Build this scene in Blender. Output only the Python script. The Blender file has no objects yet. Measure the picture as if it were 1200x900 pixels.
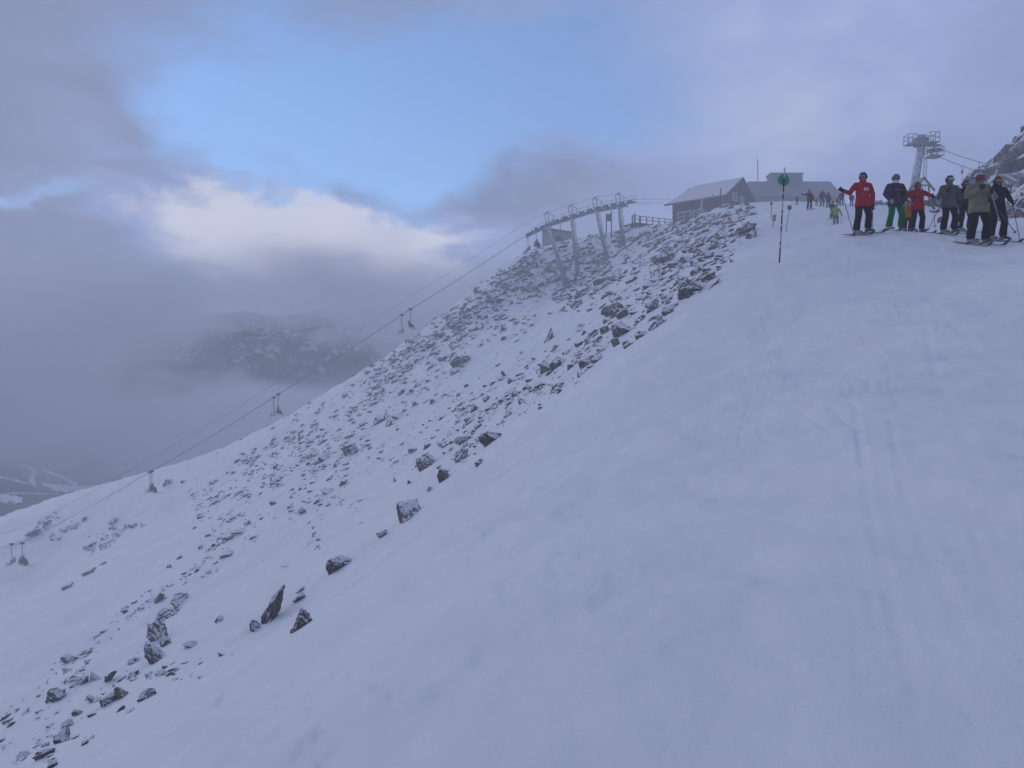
import bpy, bmesh, math, random
import numpy as np
from mathutils import Vector, Matrix
from mathutils.bvhtree import BVHTree
from math import radians, sin, cos, pi, atan2, sqrt

random.seed(7)
rng = np.random.default_rng(7)
scene = bpy.context.scene
C = bpy.context.collection

# ------------------------------------------------------------------ camera
F = 935.0                                   # focal length in photo pixels (1200 wide)
cam_d = bpy.data.cameras.new('camera')
cam_d.sensor_width = 36.0
cam_d.lens = 36.0 * F / 1200.0
cam_d.clip_start = 0.05
cam_d.clip_end = 20000.0
cam = bpy.data.objects.new('camera', cam_d)
C.objects.link(cam)
cam.location = (0, 0, 0)
cam.rotation_euler = (radians(90), 0, 0)    # level, looking along +Y; eye 1.6 m above the snow
scene.camera = cam

# ------------------------------------------------------------------ render / exposure
scene.render.engine = 'CYCLES'
cy = scene.cycles
cy.use_denoising = True
cy.max_bounces = 10
cy.diffuse_bounces = 3
cy.glossy_bounces = 2
cy.transmission_bounces = 2
cy.volume_bounces = 8
cy.transparent_max_bounces = 8
cy.volume_max_steps = 128
cy.use_adaptive_sampling = True
cy.adaptive_threshold = 0.02
vs = scene.view_settings
vs.view_transform = 'Standard'
vs.look = 'None'
vs.exposure = 0.46
vs.gamma = 1.0
vs.use_curve_mapping = False

# ------------------------------------------------------------------ world: broken cloud over a blue gap
SUN_EL, SUN_AZ = 24.0, -48.0               # degrees; azimuth from +Y, minus = towards -X
world = bpy.data.worlds.new('World')
scene.world = world
world.cycles.sampling_method = 'NONE'

world.use_nodes = True
wt = world.node_tree
for n in list(wt.nodes):
    wt.nodes.remove(n)


class NG:
    """tiny wrapper to write node maths as expressions"""
    def __init__(self, tree):
        self.t = tree

    def node(self, typ, **kw):
        n = self.t.nodes.new(typ)
        for k, v in kw.items():
            setattr(n, k, v)
        return n

    def link(self, a, b):
        self.t.links.new(a, b)

    def setin(self, sock, v):
        if hasattr(v, 'is_output'):
            self.link(v, sock)
        else:
            sock.default_value = v

    def m(self, op, a, b=None, c=None, clamp=False):
        n = self.node('ShaderNodeMath', operation=op, use_clamp=clamp)
        self.setin(n.inputs[0], a)
        if b is not None:
            self.setin(n.inputs[1], b)
        if c is not None:
            self.setin(n.inputs[2], c)
        return n.outputs[0]

    def add(self, *xs):
        r = xs[0]
        for x in xs[1:]:
            r = self.m('ADD', r, x)
        return r

    def mul(self, a, b):
        return self.m('MULTIPLY', a, b)

    def sub(self, a, b):
        return self.m('SUBTRACT', a, b)

    def smooth(self, x, lo, hi, out0=0.0, out1=1.0):
        n = self.node('ShaderNodeMapRange', interpolation_type='SMOOTHSTEP')
        self.setin(n.inputs[0], x)
        n.inputs[1].default_value = lo
        n.inputs[2].default_value = hi
        n.inputs[3].default_value = out0
        n.inputs[4].default_value = out1
        return n.outputs[0]

    def noise(self, vec, scale, detail=4.0, rough=0.55, dist=0.0):
        n = self.node('ShaderNodeTexNoise')
        if vec is not None:
            self.link(vec, n.inputs['Vector'])
        n.inputs['Scale'].default_value = scale
        n.inputs['Detail'].default_value = detail
        n.inputs['Roughness'].default_value = rough
        n.inputs['Distortion'].default_value = dist
        return n.outputs[0]

    def mixc(self, f, a, b):
        n = self.node('ShaderNodeMix', data_type='RGBA')
        self.setin(n.inputs[0], f)
        for i, v in ((6, a), (7, b)):
            if hasattr(v, 'is_output'):
                self.link(v, n.inputs[i])
            else:
                n.inputs[i].default_value = (*v, 1) if len(v) == 3 else v
        return n.outputs[2]

    def scalevec(self, vec, s, off=(0, 0, 0)):
        n = self.node('ShaderNodeMapping')
        self.link(vec, n.inputs[0])
        n.inputs['Scale'].default_value = s
        n.inputs['Location'].default_value = off
        return n.outputs[0]


def px_az_el(u, v):
    return math.atan((u - 600) / F), math.atan((450 - v) / math.hypot(F, u - 600))


g = NG(wt)
tc = g.node('ShaderNodeTexCoord')
sep = g.node('ShaderNodeSeparateXYZ')
g.link(tc.outputs['Generated'], sep.inputs[0])
az = g.m('ARCTAN2', sep.outputs[0], sep.outputs[1])
el = g.m('ARCSINE', sep.outputs[2])
# warped angles so the cloud edges are ragged
v1 = g.scalevec(tc.outputs['Generated'], (1.0, 1.0, 1.7))
nw1 = g.noise(v1, 3.4, 5.0, 0.58)
v2 = g.scalevec(tc.outputs['Generated'], (1.0, 1.0, 1.9), (5.3, 2.1, 0.7))
nw2 = g.noise(v2, 4.2, 5.0, 0.6)
azw = g.add(az, g.mul(g.sub(nw1, 0.5), 0.42))
elw = g.add(el, g.mul(g.sub(nw2, 0.5), 0.22))


def blob(u, v, wu, wv, rot=0.0, a=azw, e=elw):
    """soft ellipse in azimuth / elevation, sized in photo pixels"""
    a0, e0 = px_az_el(u, v)
    da, de = g.sub(a, a0), g.sub(e, e0)
    c_, s_ = cos(radians(rot)), sin(radians(rot))
    p = g.add(g.mul(da, c_), g.mul(de, s_))
    q = g.add(g.mul(da, -s_), g.mul(de, c_))
    p = g.mul(p, F / wu)
    q = g.mul(q, F / wv)
    r2 = g.add(g.mul(p, p), g.mul(q, q))
    return g.m('POWER', 2.718, g.mul(r2, -1.0))


hole = g.add(g.mul(blob(505, 122, 285, 112, 0), 1.4),
             g.mul(blob(250, 130, 110, 70, 0), 0.55),
             g.mul(blob(800, 60, 150, 60, 10), 0.10),
             g.mul(blob(30, 238, 70, 18, 0), 0.55),
             g.mul(blob(270, 212, 60, 18, -10), 0.5))
nh = nw2
blue_f = g.smooth(g.add(hole, g.mul(g.sub(nh, 0.5), 0.55)), 0.20, 1.0)
# cloud brightness
nb3 = g.noise(g.scalevec(tc.outputs['Generated'], (1.0, 1.0, 2.4), (2.2, 7.1, 1.0)), 8.0, 6.0, 0.6, 0.4)
nb = g.add(g.mul(nw1, -0.4), 0.4, g.mul(nw2, 0.4), g.mul(g.sub(nb3, 0.5), 0.45), 0.1)
bright = g.add(0.405,
               g.mul(g.sub(nb, 0.5), 0.6),
               g.mul(g.mul(blob(345, 268, 165, 50, -8), g.add(g.mul(nb3, 2.8), -0.5)), 0.95),
               g.mul(blob(250, 288, 60, 26, 0), 0.2),
               g.mul(blob(920, 110, 360, 200, 0, az, el), 0.34),
               g.mul(blob(60, 150, 190, 120, 0), 0.04),
               g.mul(blob(220, 195, 90, 32, -12), -0.24),
               g.mul(blob(440, 225, 140, 26, 6), -0.30),
               g.mul(blob(620, 232, 110, 26, 6), -0.22),
               g.mul(blob(150, 345, 330, 55, 0), 0.06),
               g.mul(blob(30, 545, 200, 60, 0, az, el), 0.05),
               g.mul(blob(250, 470, 480, 90, 0, az, el), 0.22))
ramp = g.node('ShaderNodeValToRGB')
g.link(bright, ramp.inputs[0])
cr = ramp.color_ramp
cr.elements[0].position = 0.0
cr.elements[0].color = (0.105, 0.112, 0.170, 1)
cr.elements[1].position = 1.0
cr.elements[1].color = (0.60, 0.615, 0.71, 1)
e_ = cr.elements.new(0.45)
e_.color = (0.184, 0.220, 0.360, 1)
e2_ = cr.elements.new(0.68)
e2_.color = (0.272, 0.335, 0.57, 1)
cloud_col = ramp.outputs[0]
sky = g.node('ShaderNodeTexSky', sky_type='NISHITA')
sky.sun_disc = False
sky.sun_elevation = radians(SUN_EL)
sky.sun_rotation = radians(SUN_AZ)
sky.altitude = 2500.0
sky.air_density = 1.0
sky.dust_density = 0.0
sky.ozone_density = 3.5
SKY_STRENGTH = 0.14
bg_sky = g.node('ShaderNodeBackground')
g.link(sky.outputs[0], bg_sky.inputs[0])
bg_sky.inputs[1].default_value = SKY_STRENGTH
bg_cloud = g.node('ShaderNodeBackground')
g.link(cloud_col, bg_cloud.inputs[0])
bg_cloud.inputs[1].default_value = 1.0
mixs = g.node('ShaderNodeMixShader')
g.link(blue_f, mixs.inputs[0])
g.link(bg_cloud.outputs[0], mixs.inputs[1])
g.link(bg_sky.outputs[0], mixs.inputs[2])
wo = g.node('ShaderNodeOutputWorld')
g.link(mixs.outputs[0], wo.inputs[0])

# ------------------------------------------------------------------ sun behind cloud: weak and very soft
sun_d = bpy.data.lights.new('sun', 'SUN')
sun_d.energy = 0.5
sun_d.angle = radians(40)
sun_d.color = (1.0, 0.93, 0.86)
sun = bpy.data.objects.new('sun', sun_d)
C.objects.link(sun)
sd = Vector((sin(radians(SUN_AZ)) * cos(radians(SUN_EL)), cos(radians(SUN_AZ)) * cos(radians(SUN_EL)), sin(radians(SUN_EL))))
sun.rotation_euler = (-sd).to_track_quat('-Z', 'Y').to_euler()


# ================================================================== helpers
def tag(o, label=None, cat=None, group=None, kind=None):
    if label: o['label'] = label
    if cat: o['category'] = cat
    if group: o['group'] = group
    if kind: o['kind'] = kind
    return o


def empty(name, loc=(0, 0, 0), rz=0.0):
    o = bpy.data.objects.new(name, None)
    C.objects.link(o)
    o.location = loc
    o.rotation_euler = (0, 0, rz)
    o.empty_display_size = 0.2
    return o


def mesh_obj(name, verts, faces, mat, parent=None, smooth=False):
    me = bpy.data.meshes.new(name)
    me.from_pydata([tuple(v) for v in verts], [], [tuple(f) for f in faces])
    me.materials.append(mat)
    if smooth:
        me.polygons.foreach_set('use_smooth', [True] * len(me.polygons))
    me.update()
    o = bpy.data.objects.new(name, me)
    C.objects.link(o)
    if parent:
        o.parent = parent
    return o


class MB:
    """collects boxes, bars and tubes into one mesh"""
    def __init__(self):
        self.v, self.f = [], []

    def quadbox(self, P):
        """P: 8 corner points, bottom four then top four"""
        b = len(self.v)
        self.v += [tuple(p) for p in P]
        for q in ((0, 3, 2, 1), (4, 5, 6, 7), (0, 1, 5, 4), (1, 2, 6, 5), (2, 3, 7, 6), (3, 0, 4, 7)):
            self.f.append(tuple(b + i for i in q))
        return self

    def box(self, x0, x1, y0, y1, z0, z1):
        return self.quadbox([(x0, y0, z0), (x1, y0, z0), (x1, y1, z0), (x0, y1, z0),
                             (x0, y0, z1), (x1, y0, z1), (x1, y1, z1), (x0, y1, z1)])

    def bar(self, a, b, w, h=None, up=(0, 0, 1)):
        """rectangular bar from a to b"""
        h = w if h is None else h
        a, b = Vector(a), Vector(b)
        d = (b - a).normalized()
        u = Vector(up)
        if abs(d.dot(u)) > 0.98:
            u = Vector((0, 1, 0))
        s = d.cross(u).normalized() * (w / 2)
        t = s.cross(d).normalized() * (h / 2)
        return self.quadbox([a - s - t, a + s - t, b + s - t, b - s - t, a - s + t, a + s + t, b + s + t, b - s + t])

    def tube(self, pts, radii, n=10, caps='round', flat=1.0, side=None):
        """loft of rings along a polyline; radii may be numbers or (rx, ry) pairs"""
        pts = [Vector(p) for p in pts]
        if not hasattr(radii, '__len__'):
            radii = [radii] * len(pts)
        rr = [(r if hasattr(r, '__len__') else (r, r * flat)) for r in radii]
        tans = []
        for i in range(len(pts)):
            a = pts[max(i - 1, 0)]
            b = pts[min(i + 1, len(pts) - 1)]
            tans.append((b - a).normalized())
        ref = Vector(side) if side else (Vector((1, 0, 0)) if abs(tans[0].x) < 0.9 else Vector((0, 1, 0)))
        rings = []
        L = list(zip(pts, rr, tans))
        if caps == 'round':
            p, r, t = L[0]
            k = min(r)
            pre = [(p - t * k * 0.8, (r[0] * .45, r[1] * .45), t), (p - t * k * 0.5, (r[0] * .8, r[1] * .8), t)]
            p, r, t = L[-1]
            k = min(r)
            post = [(p + t * k * 0.5, (r[0] * .8, r[1] * .8), t), (p + t * k * 0.8, (r[0] * .45, r[1] * .45), t)]
            L = pre + L + post
        b0 = len(self.v)
        for p, r, t in L:
            s = (ref - t * ref.dot(t)).normalized()
            q = t.cross(s)
            for k in range(n):
                a = 2 * pi * k / n
                self.v.append(tuple(p + s * (cos(a) * r[0]) + q * (sin(a) * r[1])))
        m = len(L)
        for i in range(m - 1):
            for k in range(n):
                k2 = (k + 1) % n
                self.f.append((b0 + i * n + k, b0 + i * n + k2, b0 + (i + 1) * n + k2, b0 + (i + 1) * n + k))
        self.f.append(tuple(b0 + k for k in reversed(range(n))))
        self.f.append(tuple(b0 + (m - 1) * n + k for k in range(n)))
        return self

    def disc(self, c, axis, r, th, n=20):
        c, axis = Vector(c), Vector(axis).normalized()
        return self.tube([c - axis * th / 2, c + axis * th / 2], r, n, caps='flat')

    def poly(self, pts, n, th):
        """prism: polygon pts pushed th along n"""
        n = Vector(n) * th
        b = len(self.v)
        k = len(pts)
        self.v += [tuple(Vector(p)) for p in pts] + [tuple(Vector(p) + n) for p in pts]
        self.f.append(tuple(b + i for i in reversed(range(k))))
        self.f.append(tuple(b + k + i for i in range(k)))
        for i in range(k):
            j = (i + 1) % k
            self.f.append((b + i, b + j, b + k + j, b + k + i))
        return self

    def build(self, name, mat, parent=None, smooth=False):
        return mesh_obj(name, self.v, self.f, mat, parent, smooth)


# ------------------------------------------------------------------ materials
MATS = {}


def mat(name, col, rough=0.7, col2=None, nscale=6.0, bump=0.0, bscale=20.0, metal=0.0, frost=0.0, coords='Object', spec=0.3):
    """procedural material: two-tone noise, bump, and rime / dry snow lying on upward faces"""
    if name in MATS:
        return MATS[name]
    m_ = bpy.data.materials.new(name)
    m_.use_nodes = True
    t = m_.node_tree
    gg = NG(t)
    bsdf = t.nodes['Principled BSDF']
    tcn = gg.node('ShaderNodeTexCoord')
    vec = tcn.outputs[coords]
    if col2 is None:
        col2 = tuple(c * 0.72 for c in col)
    nf = gg.noise(vec, nscale, 5.0, 0.6)
    c = gg.mixc(gg.smooth(nf, 0.35, 0.65), col2, col)
    if frost > 0:
        geo = gg.node('ShaderNodeNewGeometry')
        sx = gg.node('ShaderNodeSeparateXYZ')
        gg.link(geo.outputs['Normal'], sx.inputs[0])
        nfr = gg.noise(vec, nscale * 2.3, 6.0, 0.65)
        k = gg.add(gg.mul(sx.outputs[2], 0.75), gg.mul(gg.sub(nfr, 0.5), 1.4), frost - 0.5)
        c = gg.mixc(gg.mul(gg.smooth(k, 0.15, 0.6), min(1.0, frost + .35)), c, (0.78, 0.80, 0.84))
    gg.link(c, bsdf.inputs['Base Color'])
    bsdf.inputs['Roughness'].default_value = rough
    bsdf.inputs['Metallic'].default_value = metal
    bsdf.inputs['Specular IOR Level'].default_value = spec
    if bump > 0:
        b = gg.node('ShaderNodeBump')
        b.inputs['Strength'].default_value = 1.0
        b.inputs['Distance'].default_value = bump
        gg.link(gg.noise(vec, bscale, 6.0, 0.6), b.inputs['Height'])
        gg.link(b.outputs[0], bsdf.inputs['Normal'])
    MATS[name] = m_
    return m_


def snow_material():
    m_ = bpy.data.materials.new('snow')
    m_.use_nodes = True
    t = m_.node_tree
    gg = NG(t)
    bsdf = t.nodes['Principled BSDF']
    tcn = gg.node('ShaderNodeTexCoord')
    vec = tcn.outputs['Object']
    n1 = gg.noise(vec, 0.22, 5.0, 0.6)
    n2 = gg.noise(gg.scalevec(vec, (1.0, 0.35, 0.6)), 2.2, 6.0, 0.62)
    c = gg.mixc(gg.smooth(gg.add(gg.mul(n1, 0.6), gg.mul(n2, 0.4)), 0.38, 0.62), (0.745, 0.775, 0.825), (0.825, 0.85, 0.885))
    gg.link(c, bsdf.inputs['Base Color'])
    bsdf.inputs['Roughness'].default_value = 0.62
    bsdf.inputs['Specular IOR Level'].default_value = 0.25
    b = gg.node('ShaderNodeBump')
    b.inputs['Strength'].default_value = 0.75
    b.inputs['Distance'].default_value = 0.05
    h = gg.add(gg.mul(gg.noise(gg.scalevec(vec, (1.0, 0.4, 0.8)), 1.6, 7.0, 0.62), 1.0),
               gg.mul(gg.noise(vec, 14.0, 5.0, 0.65), 0.22),
               gg.mul(gg.noise(vec, 60.0, 3.0, 0.6), 0.05))
    gg.link(h, b.inputs['Height'])
    gg.link(b.outputs[0], bsdf.inputs['Normal'])
    return m_


def rock_material(name, dark, lite, brown, snow_lo=0.35, snow_amt=1.0, nscale=3.0, sizes='Object', speck=0.55):
    m_ = bpy.data.materials.new(name)
    m_.use_nodes = True
    t = m_.node_tree
    gg = NG(t)
    bsdf = t.nodes['Principled BSDF']
    tcn = gg.node('ShaderNodeTexCoord')
    geo = gg.node('ShaderNodeNewGeometry')
    oi = gg.node('ShaderNodeObjectInfo')
    vec = tcn.outputs[sizes]
    n1 = gg.noise(vec, nscale, 7.0, 0.62, 0.3)
    n2 = gg.noise(vec, nscale * 0.45, 5.0, 0.6)
    c = gg.mixc(gg.smooth(n1, 0.36, 0.64), dark, lite)
    rnd = gg.add(gg.mul(oi.outputs['Random'], 0.5), gg.mul(geo.outputs['Random Per Island'], 0.5))
    c = gg.mixc(gg.smooth(gg.add(n2, gg.mul(gg.sub(rnd, 0.5), 0.6)), 0.50, 0.72), c, brown)
    sx = gg.node('ShaderNodeSeparateXYZ')
    gg.link(geo.outputs['Normal'], sx.inputs[0])
    n3 = gg.noise(vec, nscale * 2.2, 7.0, 0.66)
    k = gg.add(sx.outputs[2], gg.mul(gg.sub(n3, 0.5), 1.25))
    snow_f = gg.smooth(k, snow_lo, snow_lo + 0.28)
    n4 = gg.noise(vec, nscale * 7.0, 4.0, 0.7)
    fr = gg.mul(gg.smooth(n4, 0.56, 0.68), speck)
    f = gg.mul(gg.m('MAXIMUM', snow_f, fr), snow_amt)
    c = gg.mixc(f, c, (0.82, 0.84, 0.88))
    gg.link(c, bsdf.inputs['Base Color'])
    bsdf.inputs['Roughness'].default_value = 0.85
    bsdf.inputs['Specular IOR Level'].default_value = 0.2
    b = gg.node('ShaderNodeBump')
    b.inputs['Strength'].default_value = 0.9
    b.inputs['Distance'].default_value = 0.12
    gg.link(gg.add(n1, gg.mul(n3, 0.5)), b.inputs['Height'])
    gg.link(b.outputs[0], bsdf.inputs['Normal'])
    return m_


M_SNOW = snow_material()
M_ROCK = rock_material('frosted_rock', (0.045, 0.046, 0.047), (0.15, 0.147, 0.14), (0.165, 0.125, 0.09), 0.22, 1.0, 3.2, speck=0.6)
M_SCREE = rock_material('frosted_scree', (0.06, 0.058, 0.058), (0.15, 0.145, 0.14), (0.175, 0.14, 0.11), 0.20, 1.0, 3.0, speck=0.6)
M_HILL = rock_material('frosted_crag', (0.07, 0.072, 0.075), (0.22, 0.22, 0.22), (0.17, 0.16, 0.15), 0.50, 1.0, 0.8, speck=0.65)

# ================================================================== terrain of the ridge
# control points: photo pixel + distance along the view (m), solved as a smooth height field
CTRL = [
    # ski run
    (600, 900, 3.2), (1200, 900, 2.0), (900, 900, 2.5), (914, 308, 23.0), (1147, 289, 20.5), (1011, 268, 23.5), (1075, 271.5, 24.0),
    (1190, 284, 22.0), (1000, 241.5, 76.0), (1100, 243, 68.0), (1199, 246, 60.0), (943, 246, 68.0), (979, 262, 43.0), (1040, 243, 85.0), (960, 241.5, 86.0),
    (922, 271, 58.0), (1170, 262, 45.0), (1120, 268, 34.0),
    # edge of the rocks
    (885, 265, 62.0), (770, 350, 46.0), (690, 432, 38.0), (578, 514, 33.0), (480, 602, 29.0), (398, 664, 26.0), (352, 727, 22.5),
    (170, 815, 18.5), (70, 890, 15.5),
    # rock slope
    (560, 420, 95.0), (600, 380, 106.0), (450, 500, 82.0), (300, 560, 92.0), (150, 650, 76.0), (30, 720, 62.0), (200, 700, 47.0),
    (0, 820, 30.0), (300, 640, 52.0), (450, 560, 52.0), (600, 440, 62.0), (750, 320, 86.0), (820, 283, 92.0), (870, 258, 88.0),
    (664, 338, 130.0), (711, 305, 132.5), (729, 288, 133.5),
    # ground under the chairlift
    (20, 688, 111.0), (178, 604, 115.0), (326, 524, 119.0), (481, 425, 122.0),
    # skyline of the slope
    (0, 632, 160.0), (110, 581, 156.0), (200, 551, 152.0), (320, 501, 146.0), (400, 450, 136.0), (507, 386, 136.0), (560, 342, 138.0),
    (620, 297, 142.0), (680, 279, 147.0), (730, 268, 150.0), (760, 265, 148.0), (790, 264, 149.0), (850, 243, 122.0), (812, 260, 133.0), (830, 251, 128.0), (875, 239, 118.0), (900, 239, 113.0),
]
XYZ = [((u - 600) / F * Y, Y, (450 - v) / F * Y) for u, v, Y in CTRL]
XYZ += [(0, 0, -1.6), (-6, 2, -5.2), (6, 2, 0.6), (0, -25, -3.5), (14, -20, 2.0), (-20, -20, -15), (26, 4, 4.5), (60, 10, 9.0), (90, 60, 18), (48, 45, 12.0),
        (62, 190, 37), (40, 165, 31), (95, 190, 34), (60, 120, 25.0), (95, 120, 26), (20, 180, 24), (0, 185, 8), (-30, 180, -18), (-60, 185, -40), (-110, 190, -62),
        (-122, 120, -44), (-122, 60, -46), (-80, 60, -36), (-60, 20, -36), (-120, 0, -60), (-40, 0, -26), (45, 205, 33), (0, 205, -5), (-20, 45, -13.5)]
XYZ = np.array(XYZ)


def tps_k(r2):
    return np.where(r2 > 1e-9, 0.5 * r2 * np.log(np.maximum(r2, 1e-9)), 0.0)


_sc = 50.0
_P = XYZ[:, :2] / _sc
_n = len(_P)
_K = tps_k(((_P[:, None] - _P[None]) ** 2).sum(-1)) + np.eye(_n) * 0.002
_A = np.zeros((_n + 3, _n + 3))
_A[:_n, :_n] = _K
_A[:_n, _n] = 1
_A[:_n, _n + 1:] = _P
_A[_n:, :_n] = _A[:_n, _n:].T
_W = np.linalg.solve(_A, np.concatenate([XYZ[:, 2], [0, 0, 0]]))


def base_height(x, y):
    x = np.asarray(x, float); y = np.asarray(y, float)
    shp = x.shape
    q = np.stack([x.ravel(), y.ravel()], -1) / _sc
    out = np.empty(len(q))
    for i in range(0, len(q), 20000):
        s = q[i:i + 20000]
        out[i:i + 20000] = tps_k(((s[:, None] - _P[None]) ** 2).sum(-1)) @ _W[:_n] + _W[_n] + s @ _W[_n + 1:]
    return out.reshape(shp)


_perm = rng.permutation(512)
_gr = rng.uniform(0, 2 * pi, 512)


def perlin(x, y):
    xi, yi = np.floor(x).astype(int), np.floor(y).astype(int)
    fx, fy = x - xi, y - yi

    def gd(ix, iy, dx, dy):
        a = _gr[_perm[(_perm[ix % 512] + iy) % 512]]
        return np.cos(a) * dx + np.sin(a) * dy
    sx = fx * fx * fx * (fx * (fx * 6 - 15) + 10)
    sy = fy * fy * fy * (fy * (fy * 6 - 15) + 10)
    a = gd(xi, yi, fx, fy) * (1 - sx) + gd(xi + 1, yi, fx - 1, fy) * sx
    b = gd(xi, yi + 1, fx, fy - 1) * (1 - sx) + gd(xi + 1, yi + 1, fx - 1, fy - 1) * sx
    return (a * (1 - sy) + b * sy) * 1.4


def fbm(x, y, octv=4, gain=0.5):
    s, a = 0, 1.0
    for i in range(octv):
        s = s + a * perlin(x * 2 ** i + 17.3 * i, y * 2 ** i + 9.1 * i)
        a *= gain
    return s


def ray_base(u, v, y0=1.0, y1=215.0):
    ys = np.geomspace(y0, y1, 700)
    zs = base_height((u - 600) / F * ys, ys)
    d = (450 - v) / F * ys - zs
    i = np.argmax(d < 0)
    if d[i] >= 0:
        return None
    t = d[i - 1] / (d[i - 1] - d[i]) if i > 0 else 0
    Y = ys[i - 1] + (ys[i] - ys[i - 1]) * t if i > 0 else ys[0]
    return ((u - 600) / F * Y, Y)


_ey = np.array([-30, 10, 15, 18, 22, 26, 29, 33, 38, 45, 60, 75, 90, 120, 135, 220.])
_ex = np.array([-9, -8.6, -8.3, -8.2, -6.0, -5.6, -3.7, -.8, 3.7, 8.2, 18.0, 24, 27, 33, 60, 60.])

TRACKS = []
for pl, w_, d_ in [([(1000, 470), (1015, 570), (1035, 680), (1062, 790), (1095, 899)], 0.05, 0.030),
                   ([(1040, 480), (1060, 580), (1098, 680), (1140, 780), (1180, 890)], 0.05, 0.026),
                   ([(1120, 560), (1140, 620), (1165, 700), (1195, 800)], 0.04, 0.022),
                   ([(1010, 640), (1022, 720), (1040, 800), (1075, 899)], 0.035, 0.016),
                   ([(965, 560), (972, 640), (1000, 740), (1010, 820), (1000, 899)], 0.04, 0.014),
                   ([(890, 560), (884, 640), (880, 720)], 0.05, 0.018),
                   ([(770, 620), (760, 660), (730, 730)], 0.05, 0.02),
                   ([(990, 340), (1050, 390), (1120, 420), (1199, 470)], 0.09, 0.03),
                   ([(1060, 310), (1090, 350), (1130, 400), (1199, 440)], 0.09, 0.025),
                   ([(1020, 290), (1000, 340), (960, 420), (950, 500)], 0.08, 0.02),
                   ([(1090, 300), (1080, 360), (1100, 450), (1150, 560), (1190, 640)], 0.07, 0.02),
                   ([(870, 330), (840, 352), (800, 372)], 0.25, 0.10)]:
    P2 = [p for p in (ray_base(*q) for q in pl) if p]
    pts = []
    for a, b in zip(P2[:-1], P2[1:]):
        for k in range(8):
            pts.append((a[0] + (b[0] - a[0]) * k / 8, a[1] + (b[1] - a[1]) * k / 8))
    pts.append(P2[-1])
    pts = np.array(pts)
    for _ in range(6):
        pts[1:-1] = (pts[:-2] + pts[1:-1] * 2 + pts[2:]) / 4
    TRACKS.append((pts, w_ * (0.55 if w_ < 0.2 else 1), d_ * (0.55 if w_ < 0.2 else 0.3)))

# random old ski tracks: thin pairs swinging down the run
_tr = random.Random(21)
for _ in range(26):
    xa, ya = _tr.uniform(5, 14), _tr.uniform(19, 26)
    xb, yb = _tr.uniform(0.3, 7.5), _tr.uniform(1.5, 6)
    amp, fr, ph = _tr.uniform(.2, 1.1), _tr.uniform(.8, 2.2), _tr.uniform(0, 6.3)
    tt_ = np.linspace(_tr.uniform(0, .35), _tr.uniform(.6, 1), 46)
    dxn, dyn = -(yb - ya), (xb - xa)
    ln_ = math.hypot(dxn, dyn)
    off_ = amp * np.sin(tt_ * fr * 6.28 + ph)
    for sep in (0.0, _tr.uniform(.16, .32)):
        px_ = xa + (xb - xa) * tt_ + dxn / ln_ * (off_ + sep)
        py_ = ya + (yb - ya) * tt_ + dyn / ln_ * (off_ + sep)
        TRACKS.append((np.stack([px_, py_], -1), _tr.uniform(.022, .035), _tr.uniform(.010, .024)))


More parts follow.
